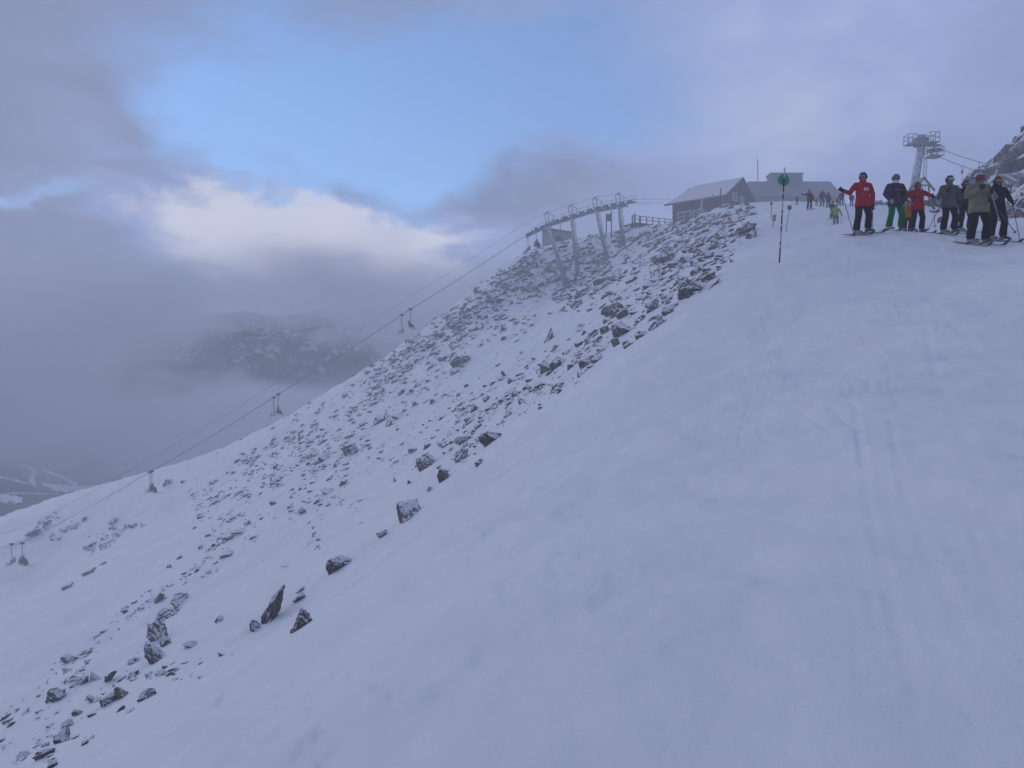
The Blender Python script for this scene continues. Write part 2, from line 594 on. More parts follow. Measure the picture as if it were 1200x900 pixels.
def height(x, y):
    x = np.asarray(x, float); y = np.asarray(y, float)
    z = base_height(x, y)
    ex = np.interp(y, _ey, _ex)
    rock = 1 / (1 + np.exp((x - ex + 1.0) / 0.9))
    far = np.clip((y - 60) / 60, 0, 1)
    near = np.clip((np.hypot(x, y) - 1.0) / 4.0, 0.25, 1)
    # wind drifts, long along the ridge
    drift = fbm(x * 0.34 + y * 0.05 + 3, y * 0.11 - x * 0.04, 4, 0.5)
    z = z + near * (1 - rock) * (0.075 * drift + 0.03 * fbm(x * 1.1, y * 0.55 + 40, 3))
    # old ski marks on the run
    z = z + near * (1 - rock) * 0.012 * fbm(x * 3.1 + y * 0.3, y * 0.5 + 7, 3)
    # wind crust: low plates with small broken edges
    cr_ = fbm(x * 0.55 + 0.25 * y + 11, y * 0.28 - 0.1 * x + 5, 4, 0.6)
    z = z + near * (1 - rock) * 0.022 * (np.tanh(cr_ * 9) + 0.5 * np.tanh((cr_ - 0.35) * 14))
    z = z + near * (1 - rock) * 0.010 * fbm(x * 2.6 - y * 0.5, y * 1.4, 3, 0.65)
    # scarp of the wind lip crossing the run
    lip = np.tanh((x - (1.0 + 0.20 * y + 0.6 * perlin(y * 0.3, x * 0 + 3))) / 0.5)
    z = z + 0.05 * near * (1 - rock) * lip * np.clip(1 - np.abs(y - 9) / 8, 0, 1)
    # lumpy scree under the snow
    z = z + rock * (0.20 + 0.15 * far) * fbm(x * 0.30, y * 0.24, 4, 0.55) + rock * 0.05 * fbm(x * 1.3, y * 1.3, 3)
    sel = (y > 0.5) & (y < 60) & (x > -5) & (x < 30)
    if sel.any():
        xs, ys = x[sel], y[sel]
        dz = np.zeros_like(xs)
        for pts, w_, d_ in TRACKS:
            bb = (xs > pts[:, 0].min() - 1) & (xs < pts[:, 0].max() + 1) & (ys > pts[:, 1].min() - 1) & (ys < pts[:, 1].max() + 1)
            if not bb.any():
                continue
            q = np.stack([xs[bb], ys[bb]], -1)
            best = np.full(len(q), 1e9)
            for a, b in zip(pts[:-1], pts[1:]):
                ab = b - a
                t = np.clip(((q - a) @ ab) / max(ab @ ab, 1e-9), 0, 1)
                best = np.minimum(best, ((q - a - t[:, None] * ab) ** 2).sum(-1))
            d = np.sqrt(best) / w_
            e_d = np.minimum(((q - pts[0]) ** 2).sum(-1), ((q - pts[-1]) ** 2).sum(-1)) ** 0.5
            wob = 0.55 + 0.9 * np.clip(perlin(q[:, 0] * 0.5 + len(pts), q[:, 1] * 0.35) + 0.35, 0, 1)
            dz[bb] += 0.38 * np.clip(e_d / 1.8, 0, 1) * wob * d_ * (-np.exp(-d * d) + 0.55 * np.exp(-((d - 1.7) / 0.7) ** 2))
        z[sel] += dz
    return z


XMIN, XMAX, YMIN, YMAX = -122.0, 95.0, -25.0, 205.0


def build_terrain():
    a_f = np.arange(-40, 40.001, 0.125)
    a_l = np.arange(-180, -40, 2.5)
    a_r = np.arange(40 + 2.5, 180, 2.5)
    ang = np.radians(np.concatenate([a_l, a_f, a_r]))
    sx, sy = np.sin(ang), np.cos(ang)
    with np.errstate(divide='ignore'):
        rx = np.where(sx > 0, XMAX / np.maximum(sx, 1e-9), XMIN / np.minimum(sx, -1e-9))
        ry = np.where(sy > 0, YMAX / np.maximum(sy, 1e-9), YMIN / np.minimum(sy, -1e-9))
    rm = np.minimum(np.abs(rx), np.abs(ry))
    nr = 470
    t = np.linspace(0, 1, nr)
    R = 0.7 * (rm[None, :] / 0.7) ** t[:, None]
    X, Y = R * sx[None], R * sy[None]
    Z = height(X, Y)
    na = len(ang)
    verts = np.stack([X.ravel(), Y.ravel(), Z.ravel()], -1)
    cz = float(height(np.array([0.0]), np.array([0.0]))[0])
    verts = np.vstack([verts, [[0, 0, cz]]])
    i, j = np.meshgrid(np.arange(nr - 1), np.arange(na), indexing='ij')
    j2 = (j + 1) % na
    quads = np.stack([i * na + j, i * na + j2, (i + 1) * na + j2, (i + 1) * na + j], -1).reshape(-1, 4)[:, ::-1]
    tri = [(k, nr * na, (k + 1) % na) for k in range(na)]
    me = bpy.data.meshes.new('snow_slope')
    nq = len(quads)
    me.vertices.add(len(verts))
    me.vertices.foreach_set('co', verts.ravel())
    me.loops.add(nq * 4 + len(tri) * 3)
    me.loops.foreach_set('vertex_index', np.concatenate([quads.ravel(), np.array(tri).ravel()]))
    me.polygons.add(nq + len(tri))
    ls = np.concatenate([np.arange(nq) * 4, nq * 4 + np.arange(len(tri)) * 3])
    me.polygons.foreach_set('loop_start', ls)
    me.materials.append(M_SNOW)
    me.update(calc_edges=True)
    me.validate()
    me.polygons.foreach_set('use_smooth', np.ones(len(me.polygons), bool))
    o = bpy.data.objects.new('snow_slope', me)
    C.objects.link(o)
    tag(o, 'smooth wind-packed snow of the ski run falling to a rocky mountainside', kind='structure')
    polys = quads.tolist() + tri
    return o, BVHTree.FromPolygons(verts.tolist(), polys)


terrain, BVH = build_terrain()


def hit(u, v):
    d = Vector(((u - 600) / F, 1.0, (450 - v) / F)).normalized()
    r = BVH.ray_cast(Vector((0, 0, 0)), d, 400.0)
    return r[0]


def gz(x, y):
    r = BVH.ray_cast(Vector((x, y, 200.0)), Vector((0, 0, -1)), 500.0)
    return r[0].z if r[0] else 0.0


def at(u, v, Y):
    return Vector(((u - 600) / F * Y, Y, (450 - v) / F * Y))


# ================================================================== far side of the valley
def grid_mesh(name, X, Y, Z, material, smooth=True):
    ny, nx = X.shape
    verts = np.stack([X.ravel(), Y.ravel(), Z.ravel()], -1)
    i, j = np.meshgrid(np.arange(ny - 1), np.arange(nx - 1), indexing='ij')
    q = np.stack([i * nx + j, i * nx + j + 1, (i + 1) * nx + j + 1, (i + 1) * nx + j], -1).reshape(-1, 4)
    o = mesh_obj(name, verts.tolist(), q.tolist(), material, None, smooth)
    return o, BVHTree.FromPolygons(verts.tolist(), q.tolist())


def mountain_material():
    m_ = bpy.data.materials.new('forested_mountain')
    m_.use_nodes = True
    t = m_.node_tree
    gg = NG(t)
    bsdf = t.nodes['Principled BSDF']
    tcn = gg.node('ShaderNodeTexCoord')
    vec = tcn.outputs['Object']
    sx = gg.node('ShaderNodeSeparateXYZ')
    gg.link(vec, sx.inputs[0])
    n1 = gg.noise(gg.scalevec(vec, (1.0, 0.5, 1.4)), 0.017, 8.0, 0.74)
    n2 = gg.noise(vec, 0.05, 5.0, 0.65)
    alt = gg.smooth(sx.outputs[2], -260, 240)
    k = gg.add(n1, gg.mul(gg.sub(n2, 0.5), 0.6), gg.mul(gg.sub(alt, 0.45), 0.26))
    c = gg.mixc(gg.smooth(k, 0.60, 0.72), (0.018, 0.022, 0.024), (0.44, 0.47, 0.52))
    gg.link(c, bsdf.inputs['Base Color'])
    bsdf.inputs['Roughness'].default_value = 0.9
    return m_


M_MOUNT = mountain_material()
mx, my = np.meshgrid(np.linspace(-3400, 1600, 200), np.linspace(1500, 4300, 120))
mz = -345 + np.clip(my - 1850 - 200 * perlin(mx / 900, my / 3000), 0, 1e9) * 0.50
mz = np.minimum(mz, 250 + (mz - 250) * 0.05)
amp = np.clip((my - 1800) / 500, 0, 1)
mz = mz + amp * (55 * np.abs(fbm(mx / 420, my / 420, 5, 0.55)) + 14 * fbm(mx / 90, my / 90, 3))
mz[my < 1800] -= 6
far_mountain, BVH_M = grid_mesh('far_mountain', mx, my, mz, M_MOUNT)
tag(far_mountain, 'dark forested mountainside with snow patches showing through the cloud across the valley', kind='structure')
vf = mesh_obj('valley_floor', [(-16000, 230, -350), (16000, 230, -350), (16000, 18000, -350), (-16000, 18000, -350)], [(0, 1, 2, 3)], M_MOUNT)
tag(vf, 'dark forested valley floor far below the ridge', kind='structure')


def hit_far(u, v):
    d = Vector(((u - 600) / F, 1.0, (450 - v) / F)).normalized()
    r = BVH_M.ray_cast(Vector((0, 0, 0)), d, 9000.0)
    p = r[0]
    if d.z < 0:
        t = -350.0 / d.z
        q = d * t
        if p is None or q.length < p.length:
            p = q
    return p


# cleared pistes on the far hillside (strips of snow draped on it)
M_PISTE = mat('far_piste_snow', (0.80, 0.83, 0.88), 0.8, (0.66, 0.69, 0.75), 0.02)
PISTES = [([(22, 546), (33, 549), (41, 554), (38, 562), (36, 566), (42, 570)], [3, 4, 6, 6, 6, 4]),
          ([(44, 550), (56, 555), (70, 560), (82, 566), (91, 571)], [2, 4, 4, 5, 4]),
          ([(48, 568), (62, 573), (80, 575), (97, 574), (110, 572)], [3, 8, 9, 7, 3]),
          ([(-30, 556), (0, 561), (16, 564), (33, 569)], [3, 3, 3, 2]),
          ([(-40, 583), (-10, 584), (8, 586), (26, 588)], [11, 12, 10, 7]),
          ([(10, 580), (40, 580), (70, 581)], [1.2, 2.0, 1.2])]
for pl, ws in PISTES:
    V, Fc = [], []
    sub = []
    for (a, b, wa, wb) in zip(pl[:-1], pl[1:], ws[:-1], ws[1:]):
        for k in range(5):
            t = k / 5
            sub.append((a[0] + (b[0] - a[0]) * t, a[1] + (b[1] - a[1]) * t, wa + (wb - wa) * t))
    sub.append((*pl[-1], ws[-1]))
    for i, (u, v, w_) in enumerate(sub):
        a = sub[max(i - 1, 0)]
        b = sub[min(i + 1, len(sub) - 1)]
        du, dv = b[0] - a[0], b[1] - a[1]
        L = math.hypot(du, dv)
        nu, nv = -dv / L, du / L
        w_ *= 0.5 * (1 + 0.25 * sin(i * 2.1))
        for k in range(4):
            s = (k / 1.5 - 1) * w_
            p = hit_far(u + nu * s, v + nv * s)
            V.append((p.x, p.y, p.z + 4.0))
        if i:
            for k in range(3):
                Fc.append((4 * i - 4 + k, 4 * i - 3 + k, 4 * i + 1 + k, 4 * i + k))
    o = mesh_obj('ski_piste', V, Fc, M_PISTE, None, True)
    tag(o, 'pale cleared ski piste winding through the dark forest far below', kind='structure')

# the wood itself: thousands of spruces that read as one dark mass
V, Fc = [], []


def on_piste(u, v):
    for pl, ws in PISTES:
        for (a, b, wa) in zip(pl[:-1], pl[1:], ws):
            du, dv = b[0] - a[0], b[1] - a[1]
            t = max(0, min(1, ((u - a[0]) * du + (v - a[1]) * dv) / (du * du + dv * dv)))
            if math.hypot(u - a[0] - t * du, v - a[1] - t * dv) < wa * 0.5 + 0.6:
                return True
    return False


for _ in range(15000):
    u, v = random.uniform(-260, 200), random.uniform(520, 660)
    if on_piste(u, v):
        continue
    p = hit_far(u, v)
    if p is None:
        continue
    h_ = random.uniform(8, 16)
    r_ = h_ * random.uniform(0.17, 0.24)
    b = len(V)
    for (rr, zz) in ((r_, h_ * 0.08), (r_ * 0.55, h_ * 0.55)):
        a0 = random.random() * 6
        for k in range(5):
            V.append((p.x + rr * cos(a0 + k * 1.2566), p.y + rr * sin(a0 + k * 1.2566), p.z + zz))
    V.append((p.x, p.y, p.z + h_))
    for k in range(5):
        k2 = (k + 1) % 5
        Fc.append((b + k, b + k2, b + 5 + k2, b + 5 + k))
        Fc.append((b + 5 + k, b + 5 + k2, b + 10))
wood = mesh_obj('forest', V, Fc, mat('spruce_needles', (0.030, 0.042, 0.034), 0.9, (0.016, 0.022, 0.02), 0.02))
tag(wood, 'dark spruce forest between the pistes far below', 'forest', kind='stuff')


# cloud lying in the valley, with a gap through which the mountain shows
def cloud_material():
    m_ = bpy.data.materials.new('valley_cloud')
    m_.use_nodes = True
    t = m_.node_tree
    for n in list(t.nodes):
        t.nodes.remove(n)
    gg = NG(t)
    tcn = gg.node('ShaderNodeTexCoord')
    vec = tcn.outputs['Object']
    sx = gg.node('ShaderNodeSeparateXYZ')
    gg.link(vec, sx.inputs[0])
    x, y, z = sx.outputs
    n1 = gg.sub(gg.noise(gg.scalevec(vec, (1.0, 0.4, 1.6)), 0.0045, 4.0, 0.6), 0.5)
    zw = gg.add(z, gg.mul(n1, 150.0))
    xw = gg.add(x, gg.mul(n1, 420.0))
    # underside slopes down to the right, so the valley woods stay visible below it
    under = gg.add(gg.mul(x, -0.17), -236.0)
    low = gg.smooth(gg.sub(zw, under), -14.0, 46.0)
    top = gg.smooth(zw, 100.0, 205.0, 1.0, 0.0)
    p = gg.mul(gg.add(xw, 335.0), 1 / 235.0)
    q = gg.mul(gg.add(zw, -40.0), 1 / 62.0)
    r2 = gg.add(gg.mul(p, p), gg.mul(q, q))
    gap = gg.smooth(r2, 0.3, 1.6, 0.03, 1.0)
    edge = gg.mul(gg.smooth(x, -1500.0, -1200.0), gg.smooth(x, 300.0, 560.0, 1.0, 0.0))
    puffs = gg.smooth(gg.noise(gg.scalevec(vec, (1.0, 0.5, 2.2), (40.0, 7.0, 3.0)), 0.0065, 4.0, 0.6), 0.32, 0.68, 0.35, 1.7)
    d = gg.mul(gg.mul(gg.mul(low, top), gg.mul(gg.mul(gap, edge), puffs)), 0.011)
    pvn = gg.node('ShaderNodeVolumePrincipled')
    pvn.inputs['Color'].default_value = (0.992, 0.993, 0.998, 1)
    pvn.inputs['Anisotropy'].default_value = 0.0
    gg.link(d, pvn.inputs['Density'])
    on = gg.node('ShaderNodeOutputMaterial')
    gg.link(pvn.outputs[0], on.inputs['Volume'])
    m_.cycles.volume_step_rate = 0.5
    return m_


cb = MB().box(-1500, 560, 950, 1350, -260, 320).build('cloud_bank', cloud_material())
tag(cb, 'bank of grey cloud filling the valley beyond the ridge', 'cloud', kind='stuff')

# ================================================================== rocky hill beside the run
ux, uy = np.meshgrid(np.linspace(28, 93, 190), np.linspace(44, 128, 240))
dd = (ux - 39.5) * 0.961 - (uy - 75) * 0.275
dd = np.minimum(dd, (ux - 0.547 * uy + 0.6) * 0.86)
dd = dd + 1.3 * fbm(ux * 0.16, uy * 0.16, 3)
hz_ = height(ux, uy)
bump_ = 18.0 * (1 - np.exp(-np.clip(dd, 0, None) / 18.0)) * np.clip((128 - uy) / 24, 0, 1) * np.clip((93 - ux) / 14, 0, 1)
k_ = np.clip(dd / 3.0, 0, 1)
step_ = 1.0 * np.abs(fbm(ux * 0.22 + 5, uy * 0.22, 4, 0.55)) * 2.0 - 0.7 + 0.45 * fbm(ux * 0.9, uy * 0.9, 3, 0.6)
zz_ = hz_ - 0.5 + np.where(dd > -1.5, bump_ + k_ * step_ * 1.25 + 0.45 * np.clip((dd + 1.5) / 2, 0, 1), -0.3)
xx_ = ux + k_ * 0.9 * fbm(ux * 0.5, zz_ * 0.5 + uy * .3, 3)
yy_ = uy + k_ * 0.9 * fbm(uy * 0.5 + 9, zz_ * 0.5 + ux * .3, 3)
hill, BVH_H = grid_mesh('rocky_hill', xx_, yy_, zz_, M_HILL, smooth=False)
tag(hill, 'steep rime-covered rocky hill rising beside the ski run', kind='structure')


def hit_any(u, v):
    d = Vector(((u - 600) / F, 1.0, (450 - v) / F)).normalized()
    a = BVH.ray_cast(Vector((0, 0, 0)), d, 400.0)[0]
    b = BVH_H.ray_cast(Vector((0, 0, 0)), d, 400.0)[0]
    if a is None or (b is not None and b.length < a.length):
        return b
    return a


# ================================================================== rocks
def hull_mesh(name, n, seed, style='block', rough=0, jitter=0.06):
    r = random.Random(seed)
    bm = bmesh.new()
    for i in range(n):
        while True:
            p = Vector((r.uniform(-1, 1), r.uniform(-1, 1), r.uniform(-1, 1)))
            if style == 'block' and max(abs(p.x) + .45 * abs(p.y), abs(p.y) + .45 * abs(p.z), abs(p.z) + .45 * abs(p.x)) < 1.1 and p.length > .75:
                break
            if style == 'slab' and p.length < 1.25 and p.length > .7 and abs(p.z) < 0.75 - 0.35 * p.x:
                break
            if style == 'pyramid':
                w = (1 - p.z) / 2
                if abs(p.x - 0.1) < w + .05 and abs(p.y) < w + .05:
                    break
            if style == 'round' and .85 < p.length < 1.0:
                break
        bm.verts.new(p)
    if style == 'pyramid':
        bm.verts.new((-0.12, 0.0, 1.05))
    res = bmesh.ops.convex_hull(bm, input=bm.verts[:])
    bmesh.ops.delete(bm, geom=list({g_ for g_ in res['geom_interior'] if isinstance(g_, bmesh.types.BMVert)}), context='VERTS')
    loose = [v for v in bm.verts if not v.link_faces]
    if loose:
        bmesh.ops.delete(bm, geom=loose, context='VERTS')
    for k in range(rough):
        bmesh.ops.subdivide_edges(bm, edges=bm.edges[:], cuts=1, use_grid_fill=True)
        bmesh.ops.triangulate(bm, faces=bm.faces[:])
        a = jitter * (0.75 ** k)
        for v in bm.verts:
            v.co += Vector((r.uniform(-a, a), r.uniform(-a, a), r.uniform(-a, a) * 1.2))
    xs = [v.co for v in bm.verts]
    lo = Vector((min(c.x for c in xs), min(c.y for c in xs), min(c.z for c in xs)))
    hi = Vector((max(c.x for c in xs), max(c.y for c in xs), max(c.z for c in xs)))
    for v in bm.verts:
        v.co = Vector(((v.co.x - lo.x) / (hi.x - lo.x) - .5, (v.co.y - lo.y) / (hi.y - lo.y) - .5, (v.co.z - lo.z) / (hi.z - lo.z) - .5))
    me = bpy.data.meshes.new(name)
    bm.normal_update()
    bm.to_mesh(me)
    bm.free()
    return me


PROTO = {}
for st_ in ('block', 'slab', 'pyramid', 'round'):
    PROTO[st_] = [hull_mesh('rock', 13 if st_ != 'pyramid' else 9, 100 + 7 * k + len(st_), st_, 1, 0.08) for k in range(6)]
    for me in PROTO[st_]:
        me.materials.append(M_ROCK)


def rock_matrix(p, w, h, depth, tilt, yaw):
    return (Matrix.Translation(p) @ Matrix.Rotation(yaw, 4, 'Z') @ Matrix.Rotation(-radians(tilt), 4, 'Y')
            @ Matrix.Diagonal((w, depth, h, 1)))


# the stones one can pick out: pixel centre, size in pixels, tilt in the slope, kind, label
KEY = [
    (62, 816, 19, 19, 5, 'block', 'dark square boulder alone among the scattered stones at the foot of the slope'),
    (170, 816, 22, 12, 25, 'block', 'long low dark rock lying below the others on clean snow'),
    (180, 768, 18, 34, 35, 'slab', 'tall rust-brown rock with snow caught in its crack'),
    (184, 742, 20, 25, 10, 'block', 'grey boulder capped with snow just above the rust-brown rock'),
    (193, 722, 28, 18, 15, 'block', 'wide snow-crusted boulder at the upper end of a short chain of rocks'),
    (210, 704, 16, 16, 20, 'slab', 'small hooked rock topping the chain of rocks above the rust-brown one'),
    (318, 712, 17, 52, -32, 'slab', 'long leaning rock fin with pale frosted ribs'),
    (297, 735, 12, 16, 10, 'block', 'small frosted rock at the lower foot of the leaning fin'),
    (354, 727, 24, 27, 0, 'pyramid', 'pointed pyramid-shaped rock speckled with snow'),
    (397, 661, 31, 19, 38, 'slab', 'dark oval boulder lying alone on smooth snow'),
    (478, 601, 29, 27, 8, 'block', 'dark blocky boulder with a snow-filled notch, uphill of the oval one'),
    (449, 626, 15, 8, 25, 'slab', 'thin flat rock just below the dark blocky boulder'),
    (500, 543, 26, 19, 5, 'block', 'pale snow-plastered block beside a small brown rock'),
    (519, 558, 14, 19, 8, 'block', 'small brown rock standing beside the snow-plastered block'),
    (543, 516, 24, 10, 15, 'slab', 'flat brown rock with drifted snow behind it'),
    (577, 512, 30, 19, 33, 'slab', 'dark split slab at the edge of the ski run'),
    (541, 535, 18, 14, 15, 'block', 'rounded grey rock just below the split slab'),
    (645, 393, 14, 18, -8, 'pyramid', 'sharp upright rock standing alone in the snow gully'),
    (811, 339, 32, 22, 38, 'block', 'largest dark slab leaning out at the rim of the ski run'),
    (836, 334, 26, 4, 42, 'slab', 'thin black sliver of rock beside the largest rim slab'),
    (833, 325, 17, 11, 30, 'slab', 'flat grey rock just uphill of the largest rim slab'),
    (858, 305, 6, 7, 20, 'pyramid', 'tiny dark tooth of rock alone on the ski run edge'),
    (730, 386, 25, 23, 30, 'block', 'ribbed grey boulder in the middle of the boulder cluster'),
    (722, 362, 26, 15, 25, 'slab', 'broad grey boulder at the top of the boulder cluster'),
    (765, 359, 18, 15, 12, 'round', 'rounded pale-grey boulder between the cluster and the ski run'),
    (770, 379, 22, 14, 28, 'block', 'angular dark boulder on the run edge below the rounded pale one'),
    (655, 425, 23, 15, 12, 'round', 'rounded grey boulder with a low stone leaning on its side'),
    (875, 268, 24, 13, 30, 'slab', 'long rock ledge at the top of the run edge by the marker poles'),
    (783, 302, 20, 11, 28, 'slab', 'flat-topped greenish slab in the upper scree'),
    (126, 821, 24, 14, 38, 'slab', 'dark wedge rock pointing down the slope'),
    (143, 812, 13, 19, 20, 'slab', 'split upright dark rock beside the dark wedge rock'),
    (92, 800, 24, 10, 25, 'slab', 'dark tapering rock in the row above the square boulder'),
    (70, 866, 22, 14, 38, 'block', 'jagged dark rock in the lowest row of stones'),
    (410, 528, 18, 14, 20, 'block', 'grey boulder amid loose stones above the snow patch'),
    (540, 424, 26, 13, 20, 'slab', 'wide grey ledge in the middle of the scree band'),
]
rock_n = 0
seed_ = 500
for (u, v, w_, h_, tilt, st_, lab) in KEY:
    p = hit(u, v + h_ * 0.28)
    if p is None:
        continue
    mpp = p.y / F
    me = hull_mesh('rock', 16 if st_ != 'pyramid' else 9, seed_, st_, 3, 0.075)
    seed_ += 3
    me.materials.append(M_ROCK)
    o = bpy.data.objects.new('boulder', me)
    C.objects.link(o)
    W, H = w_ * mpp * 1.02, h_ * mpp * 1.25
    pc = Vector((p.x, p.y + 0.25 * min(W, H), p.z + h_ * 0.19 * mpp))
    o.matrix_world = rock_matrix(pc, W, H, max(min(W, H) * 1.3, 0.3), tilt, random.uniform(-.25, .25))
    tag(o, lab, 'boulder', 'boulders on the mountainside')
    rock_n += 1

SECOND = [(108, 796, 16, 12), (128, 796, 17, 9), (107, 821, 14, 13), (88, 837, 10, 9), (76, 850, 12, 9), (50, 885, 20, 12), (25, 888, 12, 9), (62, 897, 12, 8),
          (192, 755, 14, 12), (186, 703, 20, 7), (147, 717, 8, 6), (257, 727, 11, 8), (349, 702, 15, 10), (351, 692, 12, 4), (221, 757, 14, 8),
          (258, 768, 8, 7), (173, 793, 10, 8), (266, 632, 12, 5), (279, 624, 16, 6), (289, 614, 10, 4), (264, 651, 15, 8), (234, 642, 6, 6), (228, 619, 5, 4),
          (79, 688, 12, 6), (209, 654, 7, 5), (198, 664, 6, 5), (190, 691, 10, 8), (103, 765, 8, 6), (78, 774, 13, 12), (77, 787, 12, 10),
          (504, 574, 7, 6), (589, 495, 6, 4), (479, 566, 9, 6), (463, 563, 6, 8), (500, 524, 9, 6), (382, 577, 16, 8), (354, 600, 10, 8), (320, 590, 8, 7),
          (378, 538, 15, 11), (394, 545, 9, 7), (402, 567, 12, 6), (372, 588, 8, 5), (561, 544, 8, 6), (485, 528, 12, 6), (563, 541, 8, 5),
          (712, 364, 16, 10), (731, 369, 16, 13), (709, 388, 13, 10), (785, 361, 20, 8), (783, 366, 14, 9), (752, 393, 15, 9), (735, 405, 11, 8), (722, 403, 11, 12),
          (640, 433, 13, 11), (688, 426, 22, 12), (700, 421, 15, 11), (682, 438, 16, 9), (668, 431, 11, 7), (665, 413, 11, 5), (678, 404, 10, 8), (690, 401, 10, 8),
          (699, 401, 9, 7), (779, 290, 15, 12), (881, 277, 14, 9), (846, 276, 16, 9), (790, 310, 14, 10), (815, 320, 12, 8), (752, 310, 14, 10), (760, 335, 12, 9),
          (740, 328, 15, 9), (700, 332, 18, 9), (682, 340, 16, 8), (725, 318, 14, 9), (768, 322, 14, 8), (805, 305, 14, 8), (825, 295, 16, 8), (838, 285, 14, 8),
          (862, 258, 16, 10), (850, 252, 12, 10), (866, 248, 8, 9), (832, 300, 12, 8), (795, 288, 14, 8), (655, 330, 0, 0), (605, 462, 11, 8), (616, 455, 10, 7),
          (588, 470, 12, 7), (632, 452, 12, 8), (598, 448, 9, 6), (590, 440, 7, 10), (570, 468, 10, 8), (556, 480, 12, 6), (548, 492, 9, 6), (560, 500, 10, 6),
          (612, 470, 14, 9), (595, 486, 12, 8), (465, 489, 14, 10), (445, 493, 16, 10), (455, 498, 14, 8), (533, 436, 13, 9), (520, 420, 14, 9), (505, 405, 12, 7),
          (585, 352, 14, 7), (560, 365, 12, 7), (600, 375, 12, 6), (470, 460, 10, 7), (462, 447, 8, 6), (425, 497, 10, 6), (132, 612, 12, 7), (138, 625, 14, 8), (120, 640, 10, 6), (148, 618, 8, 6),
          (40, 624, 16, 7), (55, 612, 10, 6), (82, 618, 10, 7), (62, 632, 8, 5), (98, 609, 8, 4), (166, 616, 8, 6), (195, 567, 12, 6), (214, 565, 6, 4), (104, 671, 14, 6),
          (1097, 247, 11, 10), (1101, 259, 9, 8)]
GEN = []
for (u, v, w_, h_) in SECOND:
    if w_:
        GEN.append((u, v, w_, h_, 1))
# scatter bands, as polylines in the photograph: points, half width (px), count, size range (px)
BANDS = [
    ([(705, 284), (650, 308), (600, 342), (540, 388), (480, 432), (430, 470)], 25, 1500, (1.4, 6)),
    ([(640, 300), (590, 335), (530, 375), (470, 415), (425, 455)], 14, 700, (1.4, 5.5)),
    ([(430, 470), (370, 520), (320, 550), (280, 575), (230, 602)], 28, 800, (1.3, 5.5)),
    ([(880, 262), (835, 292), (790, 318), (750, 352), (715, 385)], 24, 800, (1.6, 8)),
    ([(850, 262), (790, 280), (745, 298), (700, 330), (650, 350)], 18, 950, (1.6, 8)),
    ([(715, 385), (670, 420), (620, 460), (570, 500), (510, 548)], 18, 420, (1.5, 7)),
    ([(640, 440), (580, 470), (520, 500), (450, 520), (390, 545), (330, 595)], 28, 460, (1.3, 5)),
    ([(800, 268), (760, 276), (720, 282), (690, 290)], 12, 260, (1.6, 6)),
    ([(300, 612), (250, 655), (190, 692), (130, 738), (70, 790), (10, 840)], 9, 190, (1.5, 6)),
    ([(200, 770), (140, 800), (90, 830), (50, 870), (10, 892)], 20, 170, (1.6, 9)),
    ([(150, 608), (135, 622), (118, 642), (102, 646)], 9, 120, (1.4, 5)),
    ([(66, 602), (48, 614), (34, 626)], 6, 60, (1.4, 5)),
    ([(100, 608), (80, 620), (60, 634)], 6, 50, (1.4, 5)),
    ([(430, 585), (390, 610), (340, 640), (300, 660)], 16, 36, (1.4, 4)),
    ([(280, 770), (230, 785), (190, 800)], 10, 30, (1.4, 5)),
    ([(885, 246), (860, 250), (830, 258), (800, 266)], 8, 110, (1.8, 8)),
]
for pl, hw, cnt, (s0, s1) in BANDS:
    segs = [(a, b, math.hypot(b[0] - a[0], b[1] - a[1])) for a, b in zip(pl[:-1], pl[1:])]
    tot = sum(s[2] for s in segs)
    # stones gather in clumps strung along the fall of the slope
    clumps = [(random.random(), random.gauss(0, 0.75)) for _ in range(max(6, cnt // 9))]
    for _ in range(cnt):
        if random.random() < 0.72:
            c0, c1 = random.choice(clumps)
            tt, off = c0 + random.gauss(0, 0.018), c1 + random.gauss(0, 0.12)
        else:
            tt, off = random.random(), random.gauss(0, 0.7)
        t = max(0, min(0.9999, tt)) * tot
        for a, b, L in segs:
            if t <= L:
                break
            t -= L
        f = t / L
        nx, ny = -(b[1] - a[1]) / L, (b[0] - a[0]) / L
        w_ = s0 + (s1 - s0) * random.random() ** 2.6
        GEN.append((a[0] + (b[0] - a[0]) * f + nx * off * hw, a[1] + (b[1] - a[1]) * f + ny * off * hw, w_ * 1.4, w_ * random.uniform(.35, .72), 0))
